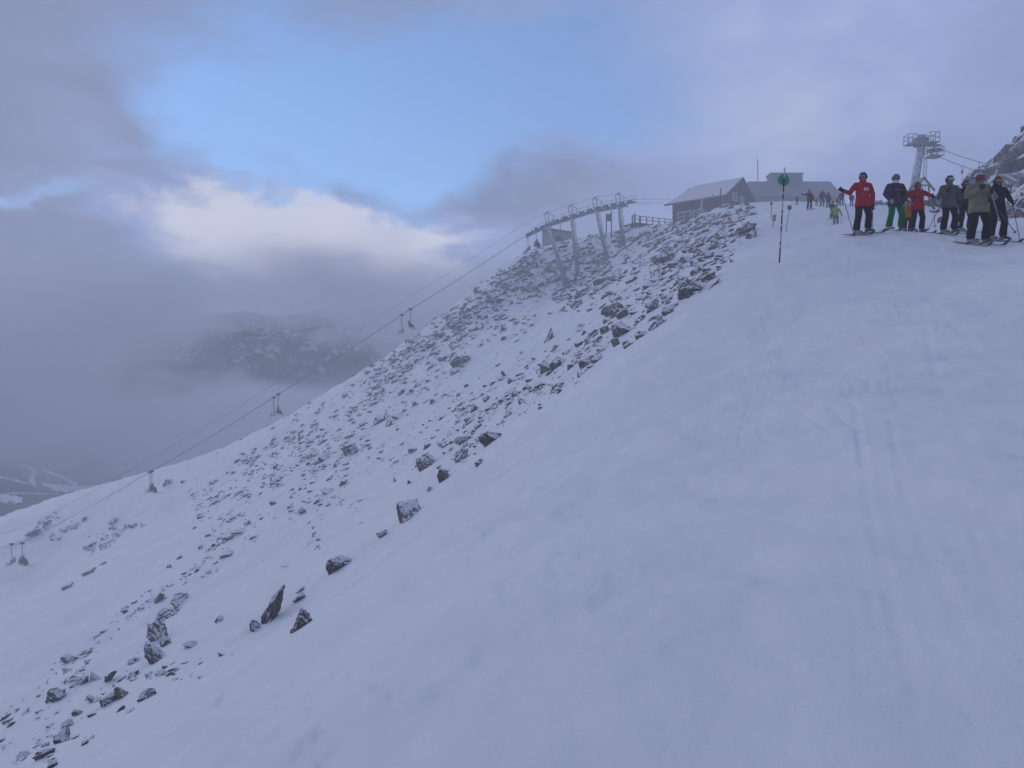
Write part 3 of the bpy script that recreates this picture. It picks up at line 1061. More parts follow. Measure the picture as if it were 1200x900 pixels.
# keep the ski run clear of loose stones: right of the rock edge only listed ones stay
EDGE_V = [(900, 250), (885, 272), (845, 318), (811, 352), (770, 385), (735, 415), (690, 445), (640, 480), (578, 524), (520, 566), (478, 612), (398, 680), (360, 735), (230, 800), (180, 830), (90, 890), (60, 905)]
eu = np.array([e[0] for e in EDGE_V][::-1]); ev = np.array([e[1] for e in EDGE_V][::-1])
rocks = []
for (u, v, w_, h_, listed) in GEN:
    if not listed and v > np.interp(u, eu, ev) - 3:
        continue
    p = hit_any(u, v + h_ * 0.2)
    if p is None or p.y > 175:
        continue
    rocks.append((w_ * h_ * (4 if listed else 1), u, v, w_, h_, p, listed))
rocks.sort(key=lambda r: -r[0])
ROCK_LABELS = [
    (lambda u, v: v > 735 and u < 260, 'small dark stone poking out of the snow at the foot of the slope'),
    (lambda u, v: u > 1000, 'low frosted rock sticking out of the run behind the waiting skiers'),
    (lambda u, v: u < 230 and v < 700, 'small rock in a cluster on the snow below the chairlift line'),
    (lambda u, v: u < 330, 'small stone in the sparse line of rocks on the open snow slope'),
    (lambda u, v: u > 735 and v < 300, 'grey rock in the upper scree below the timber lodge'),
    (lambda u, v: u > 640, 'grey rock in the scree between the lift towers and the ski run'),
    (lambda u, v: v > 0.62 * (700 - u) + 330, 'grey rock in the loose scree along the edge of the smooth snow'),
    (lambda u, v: True, 'grey rock in the scree band on the far shoulder of the slope'),
]
N_IND = 262
for i, (_, u, v, w_, h_, p, listed) in enumerate(rocks[:N_IND]):
    mpp = p.y / F
    st_ = random.choice(('block', 'slab', 'slab', 'block', 'pyramid'))
    o = bpy.data.objects.new('rock', random.choice(PROTO[st_]))
    C.objects.link(o)
    W, H = w_ * mpp * 1.05, h_ * mpp * 1.25
    pc = Vector((p.x, p.y + 0.2 * H, p.z + h_ * 0.22 * mpp))
    o.matrix_world = rock_matrix(pc, W, H, W * random.uniform(.7, 1.1), random.gauss(30, 14), random.uniform(-.5, .5))
    for fn, lab in ROCK_LABELS:
        if fn(u, v):
            break
    adj = {'block': 'blocky', 'slab': 'flat', 'pyramid': 'pointed'}[st_]
    lab = adj + ' ' + lab
    tag(o, lab, 'rock', 'rocks: ' + lab)
# the remaining small stones as one mass
V, Fc, base_v = [], [], 0
small = []
for k in range(10):
    me = hull_mesh('tmp', 10, 900 + k, ('block', 'slab')[k % 2], 0)
    small.append((np.array([v.co[:] for v in me.vertices]), [tuple(f.vertices) for f in me.polygons]))
    bpy.data.meshes.remove(me)
VV = []
for (_, u, v, w_, h_, p, listed) in rocks[N_IND:]:
    mpp = p.y / F
    vs_, fs_ = random.choice(small)
    W, H = w_ * mpp * 1.2, h_ * mpp * 1.4
    Mx = np.array(rock_matrix(Vector((p.x, p.y, p.z + h_ * 0.16 * mpp)), W, H, W * random.uniform(.7, 1.2), random.gauss(30, 16), random.uniform(-.7, .7)))
    VV.append(vs_ @ Mx[:3, :3].T + Mx[:3, 3])
    Fc += [tuple(q + base_v for q in f) for f in fs_]
    base_v += len(vs_)
scree = mesh_obj('scree', np.vstack(VV).tolist(), Fc, M_SCREE)
tag(scree, 'countless small frosted stones strewn over the snowy mountainside', 'scree', kind='stuff')
# ================================================================== timber lodge
M_WOOD = mat('weathered_brown_timber', (0.085, 0.058, 0.042), 0.85, (0.05, 0.035, 0.028), 1.6, 0.02, 6.0, frost=0.32)
M_WOOD2 = mat('grey_timber', (0.14, 0.125, 0.11), 0.85, (0.09, 0.08, 0.07), 1.6, frost=0.42)
M_ROOF = mat('snow_dusted_roofing', (0.16, 0.16, 0.17), 0.8, (0.11, 0.11, 0.12), 0.8, 0.03, 3.0, frost=0.55)
M_WHITE = mat('white_painted_trim', (0.72, 0.72, 0.70), 0.6, (0.6, 0.6, 0.6), 2.0)
M_GLASS = mat('dark_window_glass', (0.02, 0.025, 0.03), 0.08, (0.03, 0.035, 0.04), 1.0, spec=0.6)
M_CONC = mat('grey_concrete', (0.24, 0.24, 0.235), 0.9, (0.18, 0.18, 0.18), 0.8, 0.02, 4.0, frost=0.2)
M_GALV = mat('frosted_galvanised_steel', (0.30, 0.31, 0.32), 0.55, (0.22, 0.23, 0.24), 1.2, metal=0.15, frost=0.55)
M_DARKM = mat('dark_steel', (0.05, 0.052, 0.056), 0.5, (0.035, 0.036, 0.04), 2.0, metal=0.3, frost=0.22)
M_CABLE = mat('steel_cable', (0.10, 0.10, 0.105), 0.5, (0.07, 0.07, 0.075), 3.0, metal=0.3)

TH = radians(40)
dL = Vector((cos(TH), -sin(TH), 0))          # along the eaves, towards the gable
gL = Vector((sin(TH), cos(TH), 0))           # along the gable, away from the viewer
R0 = Vector((38.2, 144.0, 0))
ZE, ZA, ZB = 34.0, 38.7, 26.0
LEN, WID = 11.4, 14.5


def LP(a, b, z):
    """lodge point: a metres back along the eaves from the near gable corner, b along the gable"""
    p = R0 - dL * a + gL * b
    return Vector((p.x, p.y, z))


lodge = empty('timber_lodge', LP(LEN / 2, WID / 2, ZB))
tag(lodge, 'brown timber lodge with a snow-dusted gable roof on the ridge', 'lodge')
loff = -Vector(lodge.location)


def lpart(mb, name, m_, parent=None, smooth=False):
    par = parent or lodge
    mb.v = [tuple(Vector(v) + loff) for v in mb.v]
    return mb.build(name, m_, par, smooth)


i_ = 0.7                                      # roof overhang
mb = MB()
P = [(i_, i_), (LEN - i_, i_), (LEN - i_, WID - i_), (i_, WID - i_)]
mb.quadbox([LP(a, b, ZB) for a, b in P] + [LP(a, b, ZE + 0.45) for a, b in P])
wall_l = lpart(mb, 'wall', M_WOOD)
mb = MB()
for a0 in (i_, LEN - i_):                     # gable triangles
    s = 1 if a0 < LEN / 2 else -1
    mb.poly([LP(a0, i_, ZE + .3), LP(a0, WID - i_, ZE + .3), LP(a0, WID / 2, ZA - 0.35)], -dL * s, 0.15)
lpart(mb, 'gable', M_WOOD)
for b0, b1 in ((-.3, WID / 2), (WID + .3, WID / 2)):
    mb = MB()
    q = [LP(-0.4, b0, ZE), LP(LEN + .4, b0, ZE), LP(LEN - 2.2, b1, ZA), LP(-0.4, b1, ZA)]
    mb.quadbox([p - Vector((0, 0, .28)) for p in q] + q)
    rf = lpart(mb, 'roof', M_ROOF)
    if b0 < 0:
        mb = MB()
        mb.bar(LP(-0.45, b0 - .05, ZE - .12), LP(LEN + .45, b0 - .05, ZE - .12), 0.10, 0.34)
        mb.v = [tuple(Vector(v)) for v in mb.v]
        lpart(mb, 'fascia_board', M_WOOD2, rf)
for b0, b1 in ((-.3, WID / 2), (WID + .3, WID / 2)):
    lpart(MB().bar(LP(-.5, b0, ZE - .16), LP(-.5, b1, ZA - .16), 0.12, 0.42), 'barge_board', M_WOOD2)


def lwindow(face, a0, a1, z0, z1, mull=1, bars=1):
    """window with frame bars standing proud of the wall; face 'eave' or 'gable'"""
    out = -gL if face == 'eave' else dL

    def Q(s, z, o):
        p = LP(s, i_, z) if face == 'eave' else LP(i_, s, z)
        if face == 'gable':
            o = o + 0.16
        return p + out * o
    mb = MB()
    mb.quadbox([Q(a0, z0, 0.02), Q(a1, z0, .02), Q(a1, z0, .05), Q(a0, z0, .05), Q(a0, z1, .02), Q(a1, z1, .02), Q(a1, z1, .05), Q(a0, z1, .05)])
    w = lpart(mb, 'window', M_GLASS)
    fr = MB()
    for s in (a0, a1):
        fr.bar(Q(s, z0, .10), Q(s, z1, .10), 0.16, 0.10)
    for z in (z0, z1):
        fr.bar(Q(a0, z, .103), Q(a1, z, .103), 0.10, 0.16)
    for k in range(mull):
        s = a0 + (a1 - a0) * (k + 1) / (mull + 1)
        fr.bar(Q(s, z0, .09), Q(s, z1, .09), 0.09, 0.07)
    for k in range(bars):
        z = z0 + (z1 - z0) * (k + 1) / (bars + 1)
        fr.bar(Q(a0, z, .093), Q(a1, z, .093), 0.07, 0.09)
    lpart(fr, 'frame', M_WHITE, w)


lwindow('eave', 9.6, 6.9, 30.6, 32.3, 1, 1)
lwindow('eave', 6.4, 4.2, 30.8, 32.3, 1, 2)
lwindow('gable', 4.6, 6.6, 34.2, 35.6, 1, 1)
lwindow('gable', 8.0, 9.6, 34.2, 35.4, 1, 0)
lpart(MB().quadbox([LP(3.6, .68, 29), LP(2.6, .68, 29), LP(2.6, .6, 29), LP(3.6, .6, 29), LP(3.6, .68, 31.4), LP(2.6, .68, 31.4), LP(2.6, .6, 31.4), LP(3.6, .6, 31.4)]), 'door', M_WOOD2)

# sun deck beside the lodge
deck = empty('sun_deck', at(764, 268, 149))
tag(deck, 'grey timber sun deck with a post railing beside the timber lodge', 'deck')
doff = -Vector(deck.location)


def dpart(mb, name, m_):
    mb.v = [tuple(Vector(v) + doff) for v in mb.v]
    return mb.build(name, m_, deck)


D0, D1 = at(743, 265, 146), at(786, 260, 149.5)
ddr = (D1 - D0); ddr.z = 0; ddr.normalize()
dn = Vector((-ddr.y, ddr.x, 0))
dl_ = (Vector((D1.x, D1.y, 0)) - Vector((D0.x, D0.y, 0))).length
DZ = 29.6


def DP(s, t, z):
    return Vector((D0.x, D0.y, 0)) + ddr * s + dn * t + Vector((0, 0, z))


for k in range(12):
    t0 = k * 0.32
    dpart(MB().quadbox([DP(0, t0, DZ - .12), DP(dl_, t0, DZ - .12), DP(dl_, t0 + .29, DZ - .12), DP(0, t0 + .29, DZ - .12),
                        DP(0, t0, DZ), DP(dl_, t0, DZ), DP(dl_, t0 + .29, DZ), DP(0, t0 + .29, DZ)]), 'plank', M_WOOD2)
for k in range(7):
    s = dl_ * k / 6
    zb = min(gz(*DP(s, 0, 0).xy), DZ) - .3
    dpart(MB().bar(DP(s, -.06, zb), DP(s, -.06, DZ + 1.15), 0.16), 'post', M_WOOD)
dpart(MB().bar(DP(-.1, -.06, DZ + 1.2), DP(dl_, -.06, DZ + 1.2), 0.12, 0.10), 'rail', M_WOOD2)
dpart(MB().bar(DP(-.1, -.06, DZ + .6), DP(dl_, -.06, DZ + .6), 0.05, 0.12), 'rail', M_WOOD2)
dpart(MB().quadbox([DP(.6, .1, 26), DP(dl_, .1, 26), DP(dl_, .25, 26), DP(.6, .25, 26), DP(.6, .1, DZ - .2), DP(dl_, .1, DZ - .2), DP(dl_, .25, DZ - .2), DP(.6, .25, DZ - .2)]), 'skirting', M_WOOD)

# poles and stair in front of the lodge
for (u0, v0, u1, v1, Y, w, lab, cat) in [
        (818.5, 256, 823.5, 232, 143, .22, 'pale pole leaning against the lodge wall', 'pole'),
        (835, 244, 835.5, 227, 142, .16, 'thin dark post standing before the lodge eaves', 'post'),
        (843.5, 246, 844.5, 221, 140, .26, 'tall thick post standing at the corner of the lodge', 'post'),
        (846.5, 246, 846.5, 234, 140.5, .14, 'short post beside the tall thick post at the lodge corner', 'post')]:
    a, b = at(u0, v0, Y), at(u1, v1, Y)
    z0 = gz(a.x, a.y) - .2
    a.z = min(a.z, z0)
    o = empty('timber_pole', a)
    MB().tube([Vector((0, 0, 0)), b - a], [w * .55, w * .48], 8, 'flat').build('shaft', M_WHITE if cat == 'pole' else M_WOOD, o)
    MB().tube([(b - a), (b - a) + (b - a).normalized() * .08], [w * .52, w * .3], 8, 'flat').build('cap', M_WHITE, o)
    tag(o, lab, cat)
st = empty('outdoor_stair', at(826, 250, 142))
tag(st, 'timber stair with a sloping handrail leading up to the lodge', 'stair')
so = -Vector(st.location)
s0, s1 = at(816, 258, 142.5), at(836, 243, 142)
for t in (0.0, 1.2):
    ofs = gL * t
    mb = MB().bar(s0 + ofs + so, s1 + ofs + so, .12, .3)
    mb.build('stringer', M_WOOD2, st)
    mb = MB().bar(s0 + ofs + so + Vector((0, 0, 1)), s1 + ofs + so + Vector((0, 0, 1)), .08, .12)
    mb.build('handrail', M_WOOD2, st)
    for k in range(3):
        p = s0 + (s1 - s0) * (k / 2) + ofs + so
        MB().bar(p - Vector((0, 0, .6)), p + Vector((0, 0, 1)), .12).build('post', M_WOOD, st)
for k in range(9):
    p = s0 + (s1 - s0) * ((k + .5) / 9) + so
    MB().bar(p + gL * .07, p + gL * 1.13, .3, .06).build('tread', M_WOOD2, st)

# information board by the lift
b0, b1 = at(710.5, 272, 140), at(716.5, 272, 140)
sg = empty('notice_board', (b0 + b1) / 2)
tag(sg, 'small notice board on two posts between two lift towers', 'sign')
o_ = -Vector(sg.location)
for p, zt in ((b0, 3.2), (b1, 3.7)):
    MB().bar(p + o_ + Vector((0, 0, -1.0)), p + o_ + Vector((0, 0, zt)), .17).build('post', M_WOOD, sg)
MB().box(-.42, .42, -.12, -.04, 1.9, 3.2).build('board', M_WOOD2, sg)

# stub fence posts left of the deck
for k, (u, v0, v1) in enumerate([(741, 270, 252), (744, 268, 250), (749.5, 272, 253)]):
    a, b = at(u, v0, 143), at(u, v1, 143)
    a.z = gz(a.x, a.y) - .3
    o = empty('fence_post', a)
    MB().bar((0, 0, 0), b - a, .2).build('post', M_WOOD, o)
    MB().bar((b - a) + Vector((-.16, 0, 0)), (b - a) + Vector((.16, 0, 0)), .24, .08).build('snow_cap', M_SNOW, o)
    tag(o, 'upright timber post in the snow at the open end of the sun deck', 'post', 'posts at the end of the sun deck')

# ================================================================== large grey station building further back
YB = 186.0
big = empty('station_building', at(930, 262, YB))
tag(big, 'large grey station building with a hipped roof, faint in the mist behind the skiers', 'building')
bo = -Vector(big.location)


def bpart(mb, name, m_, parent=None):
    mb.v = [tuple(Vector(v) + bo) for v in mb.v]
    return mb.build(name, m_, parent or big)


x0, x1 = at(880, 0, YB).x, at(986, 0, YB).x
ze, zr = at(0, 231, YB).z, at(0, 212, YB + 6).z
M_GREYW = mat('grey_cladding', (0.17, 0.17, 0.165), 0.85, (0.15, 0.15, 0.15), 0.5, frost=0.36)
bpart(MB().box(x0 + .6, x1 - .6, YB, YB + 13, 33, ze + .2), 'wall', M_GREYW)
rv = [(x0, YB - .6, ze), (x1 + .3, YB - .6, ze), (x1 + .3, YB + 13.6, ze), (x0, YB + 13.6, ze), (x0 + 1.2, YB + 6.5, zr), (at(974, 0, YB + 6).x, YB + 6.5, zr)]
o = mesh_obj('roof', [tuple(Vector(v) + bo) for v in rv], [(0, 1, 5, 4), (1, 2, 5), (2, 3, 4, 5), (3, 0, 4), (3, 2, 1, 0)], mat('station_roof', (0.21, 0.21, 0.215), 0.8, (0.18, 0.18, 0.19), 0.4), big)
xa, xb = at(903, 0, YB + 4).x, at(940, 0, YB + 4).x
zt = at(0, 204.5, YB + 4).z
bpart(MB().box(xa, xb, YB + 3.6, YB + 6.8, ze, zt), 'roof_housing', M_GREYW)
bpart(MB().box(xa - .2, xb + .2, YB + 3.4, YB + 7.0, zt + .003, zt + .3), 'parapet', M_ROOF)
for k in range(7):
    xw = x0 + 2.0 + k * 2.75
    wn = bpart(MB().box(xw, xw + 1.5, YB - .04, YB + .02, ze - 2.6, ze - 1.0), 'window', M_GLASS)
    fm = MB()
    fm.bar((xw, YB - .08, ze - 2.6), (xw, YB - .08, ze - 1.0), .1).bar((xw + 1.5, YB - .08, ze - 2.6), (xw + 1.5, YB - .08, ze - 1.0), .1)
    fm.bar((xw, YB - .083, ze - 2.6), (xw + 1.5, YB - .083, ze - 2.6), .1).bar((xw, YB - .083, ze - 1.0), (xw + 1.5, YB - .083, ze - 1.0), .1)
    bpart(fm, 'frame', M_GREYW, wn)
# mast
mbs = at(888, 236, 178)
ms = empty('radio_mast', (mbs.x, mbs.y, gz(mbs.x, mbs.y) - .2))
hm = at(888, 187, 178).z - ms.location.z
MB().tube([(0, 0, 0), (0, 0, hm)], [.16, .10], 8, 'flat').build('pole', M_GALV, ms)
MB().tube([(0, 0, hm), (0, 0, hm + .9)], [.04, .02], 6, 'flat').build('antenna', M_GALV, ms)
MB().box(-.5, .5, -.5, .5, 0, .5).build('footing', M_CONC, ms)
tag(ms, 'slender radio mast standing between the lodge and the grey station building', 'mast')

# small hut left of the lodge with a thin mast
hp0 = at(652, 286, 166)
zg = hp0.z
hut = empty('service_hut', (hp0.x, hp0.y, zg - 1.5))
tag(hut, 'low grey service hut with a shed roof behind the first lift towers', 'hut')
MB().quadbox([(-3.0, -1.5, 0), (-1.0, -2.4, 0), (3.4, 0.5, 0), (1.4, 3.0, 0), (-3.0, -1.5, 4.0), (-1.0, -2.4, 3.9), (3.4, .5, 3.8), (1.4, 3.0, 3.9)]).build('wall', mat('rimed_hut_wall', (0.30, 0.29, 0.28), 0.9, (0.22, 0.21, 0.2), 0.8, frost=0.4), hut)
MB().quadbox([(-3.3, -1.6, 4.01), (-1.0, -2.7, 3.95), (3.8, .4, 3.85), (1.4, 3.4, 3.95), (-3.3, -1.6, 4.35), (-1.0, -2.7, 4.25), (3.8, .4, 4.1), (1.4, 3.4, 4.3)]).build('roof', M_ROOF, hut)
MB().bar((-.35, -2.08, 2.2), (1.0, -1.19, 2.2), .1, 1.0).build('window', M_GLASS, hut)
MB().tube([(.9, 1.0, 3.9), (.9, 1.0, 7.2)], [.09, .06], 6, 'flat').build('mast', M_GALV, hut)

# ================================================================== chairlift
def liftY(u):
    return 128.0 / (1 - .25 * (u - 600) / F)


LINE = [(-75, 694), (25, 637), (178, 552), (326, 462), (481, 362), (622, 271.5), (645, 259), (673, 250.5), (702, 241.5), (729, 236.5), (744, 233.5), (786, 233.5)]
LA = [at(u, v, liftY(u)) for u, v in LINE]
LA[0].z = gz(LA[0].x, LA[0].y) + 6.5
ldir = (LA[4] - LA[2]); ldir.z = 0; ldir.normalize()
lper = Vector((-ldir.y, ldir.x, 0))            # away from the viewer
GAUGE = 3.0


def line_at(u, side):
    """point on the haul rope above photo column u; side 0 near rope, 1 far rope"""
    for (a, pa), (b, pb) in zip(zip(LINE, LA), zip(LINE[1:], LA[1:])):
        if a[0] <= u <= b[0]:
            t = (u - a[0]) / (b[0] - a[0])
            p = pa + (pb - pa) * t
            sag = 0.6 * 4 * t * (1 - t) if (pb - pa).length > 12 else 0
            return p - Vector((0, 0, sag * 0.3)) + lper * GAUGE * side
    return None


for side, lab in ((0, 'steel haul rope of the chairlift carrying the occupied chairs'), (1, 'second steel haul rope of the chairlift carrying the empty chairs')):
    pts = [line_at(u, side) for u in list(range(-75, 620, 12)) + [622, 645, 673, 702, 729, 744, 786]]
    o = MB().tube(pts, 0.026, 6, 'flat').build('haul_rope', M_CABLE)
    tag(o, lab, 'cable')
pts = [line_at(u, .5) + Vector((0, 0, .9)) for u in list(range(-75, 620, 12)) + [645, 673, 702, 729]]
pts = [p + Vector((0, 0, 1.1 * (1 if i < len(pts) - 4 else .8))) for i, p in enumerate(pts)]
o = MB().tube(pts, 0.02, 5, 'flat').build('signal_cable', M_CABLE)
tag(o, 'thin signal cable strung above the chairlift haul ropes', 'cable')

TOW = [((645, 259), (664, 338), 'first chairlift tower, most leaning, at the head of the long cable span'),
       ((673, 250.5), (678, 330), 'second chairlift tower, slim and nearly upright beside the leaning first one'),
       ((702, 241.5), (711, 305), 'third chairlift tower, beside the notice board'),
       ((729, 236.5), (729, 288), 'last chairlift tower, short and upright before the lodge'),
       ((-75, 694), (-80, 745), 'lower chairlift tower far down the slope')]
for k, (tp, bs, lab) in enumerate(TOW):
    top = (LA[0].copy() if k == 4 else at(*tp, liftY(tp[0]))) + lper * GAUGE * .5
    b = hit(bs[0], bs[1] - 2) if k < 4 else None
    if b is None or abs(b.y - top.y) > 14:
        b = Vector(((bs[0] - 600) / F * top.y, top.y, 0))
        b.z = gz(b.x, b.y)
    b.y = top.y - .5
    b.z = gz(b.x, b.y)
    t = empty('lift_tower', b)
    tag(t, lab, 'lift tower', 'chairlift towers')
    q = top - b - Vector((0, 0, .35))
    MB().tube([(-q.normalized() * .8), q], [.33, .26], 14, 'flat').build('column', M_GALV, t, True)
    MB().tube([Vector((0, 0, -.7)), Vector((0, 0, .35))], [.75, .7], 12, 'flat').build('footing', M_CONC, t)
    MB().bar(q - lper * (GAUGE / 2 + .3), q + lper * (GAUGE / 2 + .3), .35, .32).build('crossarm', M_GALV, t)
    # lifting frame above the crossarm
    fr = MB()
    for s in (-.75, .75):
        fr.bar(q + lper * s, q + lper * s * 1.15 - ldir * .25 + Vector((0, 0, 2.0)), .11)
    fr.bar(q - lper * .95 - ldir * .25 + Vector((0, 0, 2.0)), q + lper * .95 - ldir * .25 + Vector((0, 0, 2.0)), .11)
    fr.bar(q + ldir * .8, q + ldir * 1.0 + Vector((0, 0, 1.6)), .10).bar(q + ldir * 1.0 + Vector((0, 0, 1.6)), q - ldir * .25 + Vector((0, 0, 2.0)), .08)
    fr.build('lifting_frame', M_GALV, t)
    # ladder
    ld = MB()
    lo = ldir * .5
    for s in (-.2, .2):
        ld.bar(lo + lper * s, q + lo + lper * s, .05)
    for j in range(26):
        c = q * ((j + .5) / 26) + lo
        ld.bar(c - lper * .2, c + lper * .2, .035)
    ld.build('ladder', M_GALV, t)
    # sheave trains: from half way to the neighbours
    uL = {0: 622, 1: 659, 2: 688, 3: 716, 4: -75}[k]
    uR = {0: 659, 1: 688, 2: 716, 3: 744, 4: -40}[k]
    for side in (0, 1):
        sh = MB()
        wh = MB()
        n = 9
        prev = None
        for j in range(n + 1):
            u = uL + (uR - uL) * j / n
            p = line_at(u, side) - b
            if prev is not None:
                sh.bar(prev - Vector((0, 0, .42)), p - Vector((0, 0, .42)), .14, .28)
                if j % 3:
                    wh.disc((prev + p) / 2 - Vector((0, 0, .26)), lper, .24, .10, 12)
            prev = p
        o = sh.build('sheave_beam', M_GALV, t)
        wh.build('sheaves', M_DARKM, o)
    cw = MB()                                  # catwalk rail along the sheaves
    a, c = line_at(uL, 0) - b, line_at(uR, 0) - b
    for z in (.45, .9):
        cw.bar(a - lper * .35 + Vector((0, 0, z - .4)), c - lper * .35 + Vector((0, 0, z - .4)), .05)
    for j in range(4):
        p = a + (c - a) * (j / 3) - lper * .35
        cw.bar(p - Vector((0, 0, .5)), p + Vector((0, 0, .5)), .05)
    cw.bar(a - lper * .35 - Vector((0, 0, .62)), c - lper * .35 - Vector((0, 0, .62)), .5, .06)
    cw.build('catwalk', M_GALV, t)

M_SEAT = mat('dark_chair_slats', (0.045, 0.045, 0.05), 0.7, (0.03, 0.03, 0.033), 4.0, frost=0.15)
chair_roots = []


def lift_chair(u, side, facing, lab):
    p = line_at(u, side)
    r = empty('lift_chair', p, atan2(ldir.y, ldir.x) + (0 if facing > 0 else pi))
    tag(r, lab, 'lift chair', 'chairs hanging on the chairlift')
    # local x = travel direction, y = across, origin at the rope
    MB().box(-.28, .28, -.1, .1, -.16, .14).build('grip', M_DARKM, r)
    MB().tube([(0, 0, -.1), (0, 0, -1.7), (-.12, 0, -2.0)], .045, 8, 'flat').build('hanger', M_DARKM, r)
    fr = MB()
    fr.tube([(-.12, -.95, -2.0), (-.12, .95, -2.0)], .035, 8, 'flat')
    for s in (-.95, .95):
        fr.tube([(-.12, s, -2.0), (-.22, s, -2.75), (.36, s, -2.78), (.40, s, -2.62)], .03, 6, 'flat')
    fr.build('frame', M_DARKM, r)
    for k in range(4):
        MB().box(-.14 + .12 * k, -.05 + .12 * k, -.93, .93, -2.76, -2.72).build('seat_slat', M_SEAT, r)
    for k in range(3):
        x = -.205 + .025 * k
        MB().quadbox([(x, -.93, -2.62 + .17 * k), (x + .03, -.93, -2.62 + .17 * k), (x + .03, .93, -2.62 + .17 * k), (x, .93, -2.62 + .17 * k),
                      (x + .02, -.93, -2.5 + .17 * k), (x + .05, -.93, -2.5 + .17 * k), (x + .05, .93, -2.5 + .17 * k), (x + .02, .93, -2.5 + .17 * k)]).build('back_slat', M_SEAT, r)
    fb = MB()
    fb.tube([(-.15, -.8, -2.25), (.35, -.8, -2.45), (.45, -.8, -3.1), (.45, .8, -3.1), (.35, .8, -2.45), (-.15, .8, -2.25)], .025, 6, 'flat')
    fb.build('safety_bar', M_DARKM, r)
    return r, p


CH = [(481, 0, 1, 'chairlift chair carrying one reclining rider, high over the gully'),
      (473, 1, -1, 'empty chairlift chair paired with the one carrying the reclining rider'),
      (326, 0, 1, 'chairlift chair with a rider just above the skyline of the slope'),
      (319.5, 1, -1, 'empty chairlift chair just above the skyline of the slope'),
      (178, 0, 1, 'chairlift chair with two riders low over the open snow'),
      (170.5, 1, -1, 'empty chairlift chair beside the one with two riders over the open snow'),
      (26, 0, 1, 'chairlift chair with dark riders furthest down the line'),
      (4, 1, -1, 'empty chairlift chair furthest down the line'),
      (628.5, 0, 1, 'chairlift chair with two riders arriving at the first lift tower'),
      (624.5, 1, -1, 'empty chairlift chair just leaving the first lift tower')]
CHAIRS = [lift_chair(*c) for c in CH]

# ================================================================== drag lift behind the skiers
YT = 104.0
tb = at(1067, 240, YT)
tb.z = gz(tb.x, tb.y)
dt = empty('drag_lift_tower', tb)
tag(dt, 'thick grey drag-lift tower with a railed platform on top', 'lift tower')
tt = at(1079.5, 169.5, YT) - tb
MB().tube([Vector((0, 0, -.6)), tt * .02, tt], [.60, .56, .44], 16, 'flat').build('column', M_GALV, dt, True)
MB().tube([Vector((0, 0, -.8)), Vector((0, 0, .3))], [1.3, 1.2], 14, 'flat').build('footing', M_CONC, dt)
hd = MB().box(tt.x - .75, tt.x + .65, -.6, .6, tt.z - .25, tt.z + .85)
hd.quadbox([(tt.x - .6, -.5, tt.z + .85), (tt.x + .5, -.5, tt.z + .85), (tt.x + .5, .5, tt.z + .85), (tt.x - .6, .5, tt.z + .85), (tt.x - .4, -.35, tt.z + 1.25), (tt.x + .3, -.35, tt.z + 1.25), (tt.x + .3, .35, tt.z + 1.25), (tt.x - .4, .35, tt.z + 1.25)])
hd.build('drive_housing', M_GALV, dt)
MB().bar((tt.x + .5, 0, tt.z - .1), (tt.x + 2.55, 0, tt.z - .1), .34, .24).build('arm', M_GALV, dt)
MB().disc((tt.x + 1.7, 0, tt.z - .75), (0.0, 0, 1), .95, .16, 24).build('bull_wheel', M_GALV, dt)
MB().tube([(tt.x + 1.7, 0, tt.z - .9), (tt.x + 1.7, 0, tt.z - .2)], .12, 10, 'flat').build('axle', M_DARKM, dt)


def platform(x0, x1, y0, y1, z, hh):
    pl = MB().box(x0, x1, y0, y1, z - .08, z).build('platform', M_GALV, dt)
    rl = MB()
    for x in (x0, (x0 + x1) / 2, x1):
        for y in (y0, y1):
            rl.bar((x, y, z), (x, y, z + hh), .06)
    for zz in (z + hh * .5, z + hh):
        for y in (y0, y1):
            rl.bar((x0, y, zz), (x1, y, zz), .055)
        for x in (x0, x1):
            rl.bar((x, y0, zz), (x, y1, zz), .055)
    rl.build('railing', M_GALV, pl)


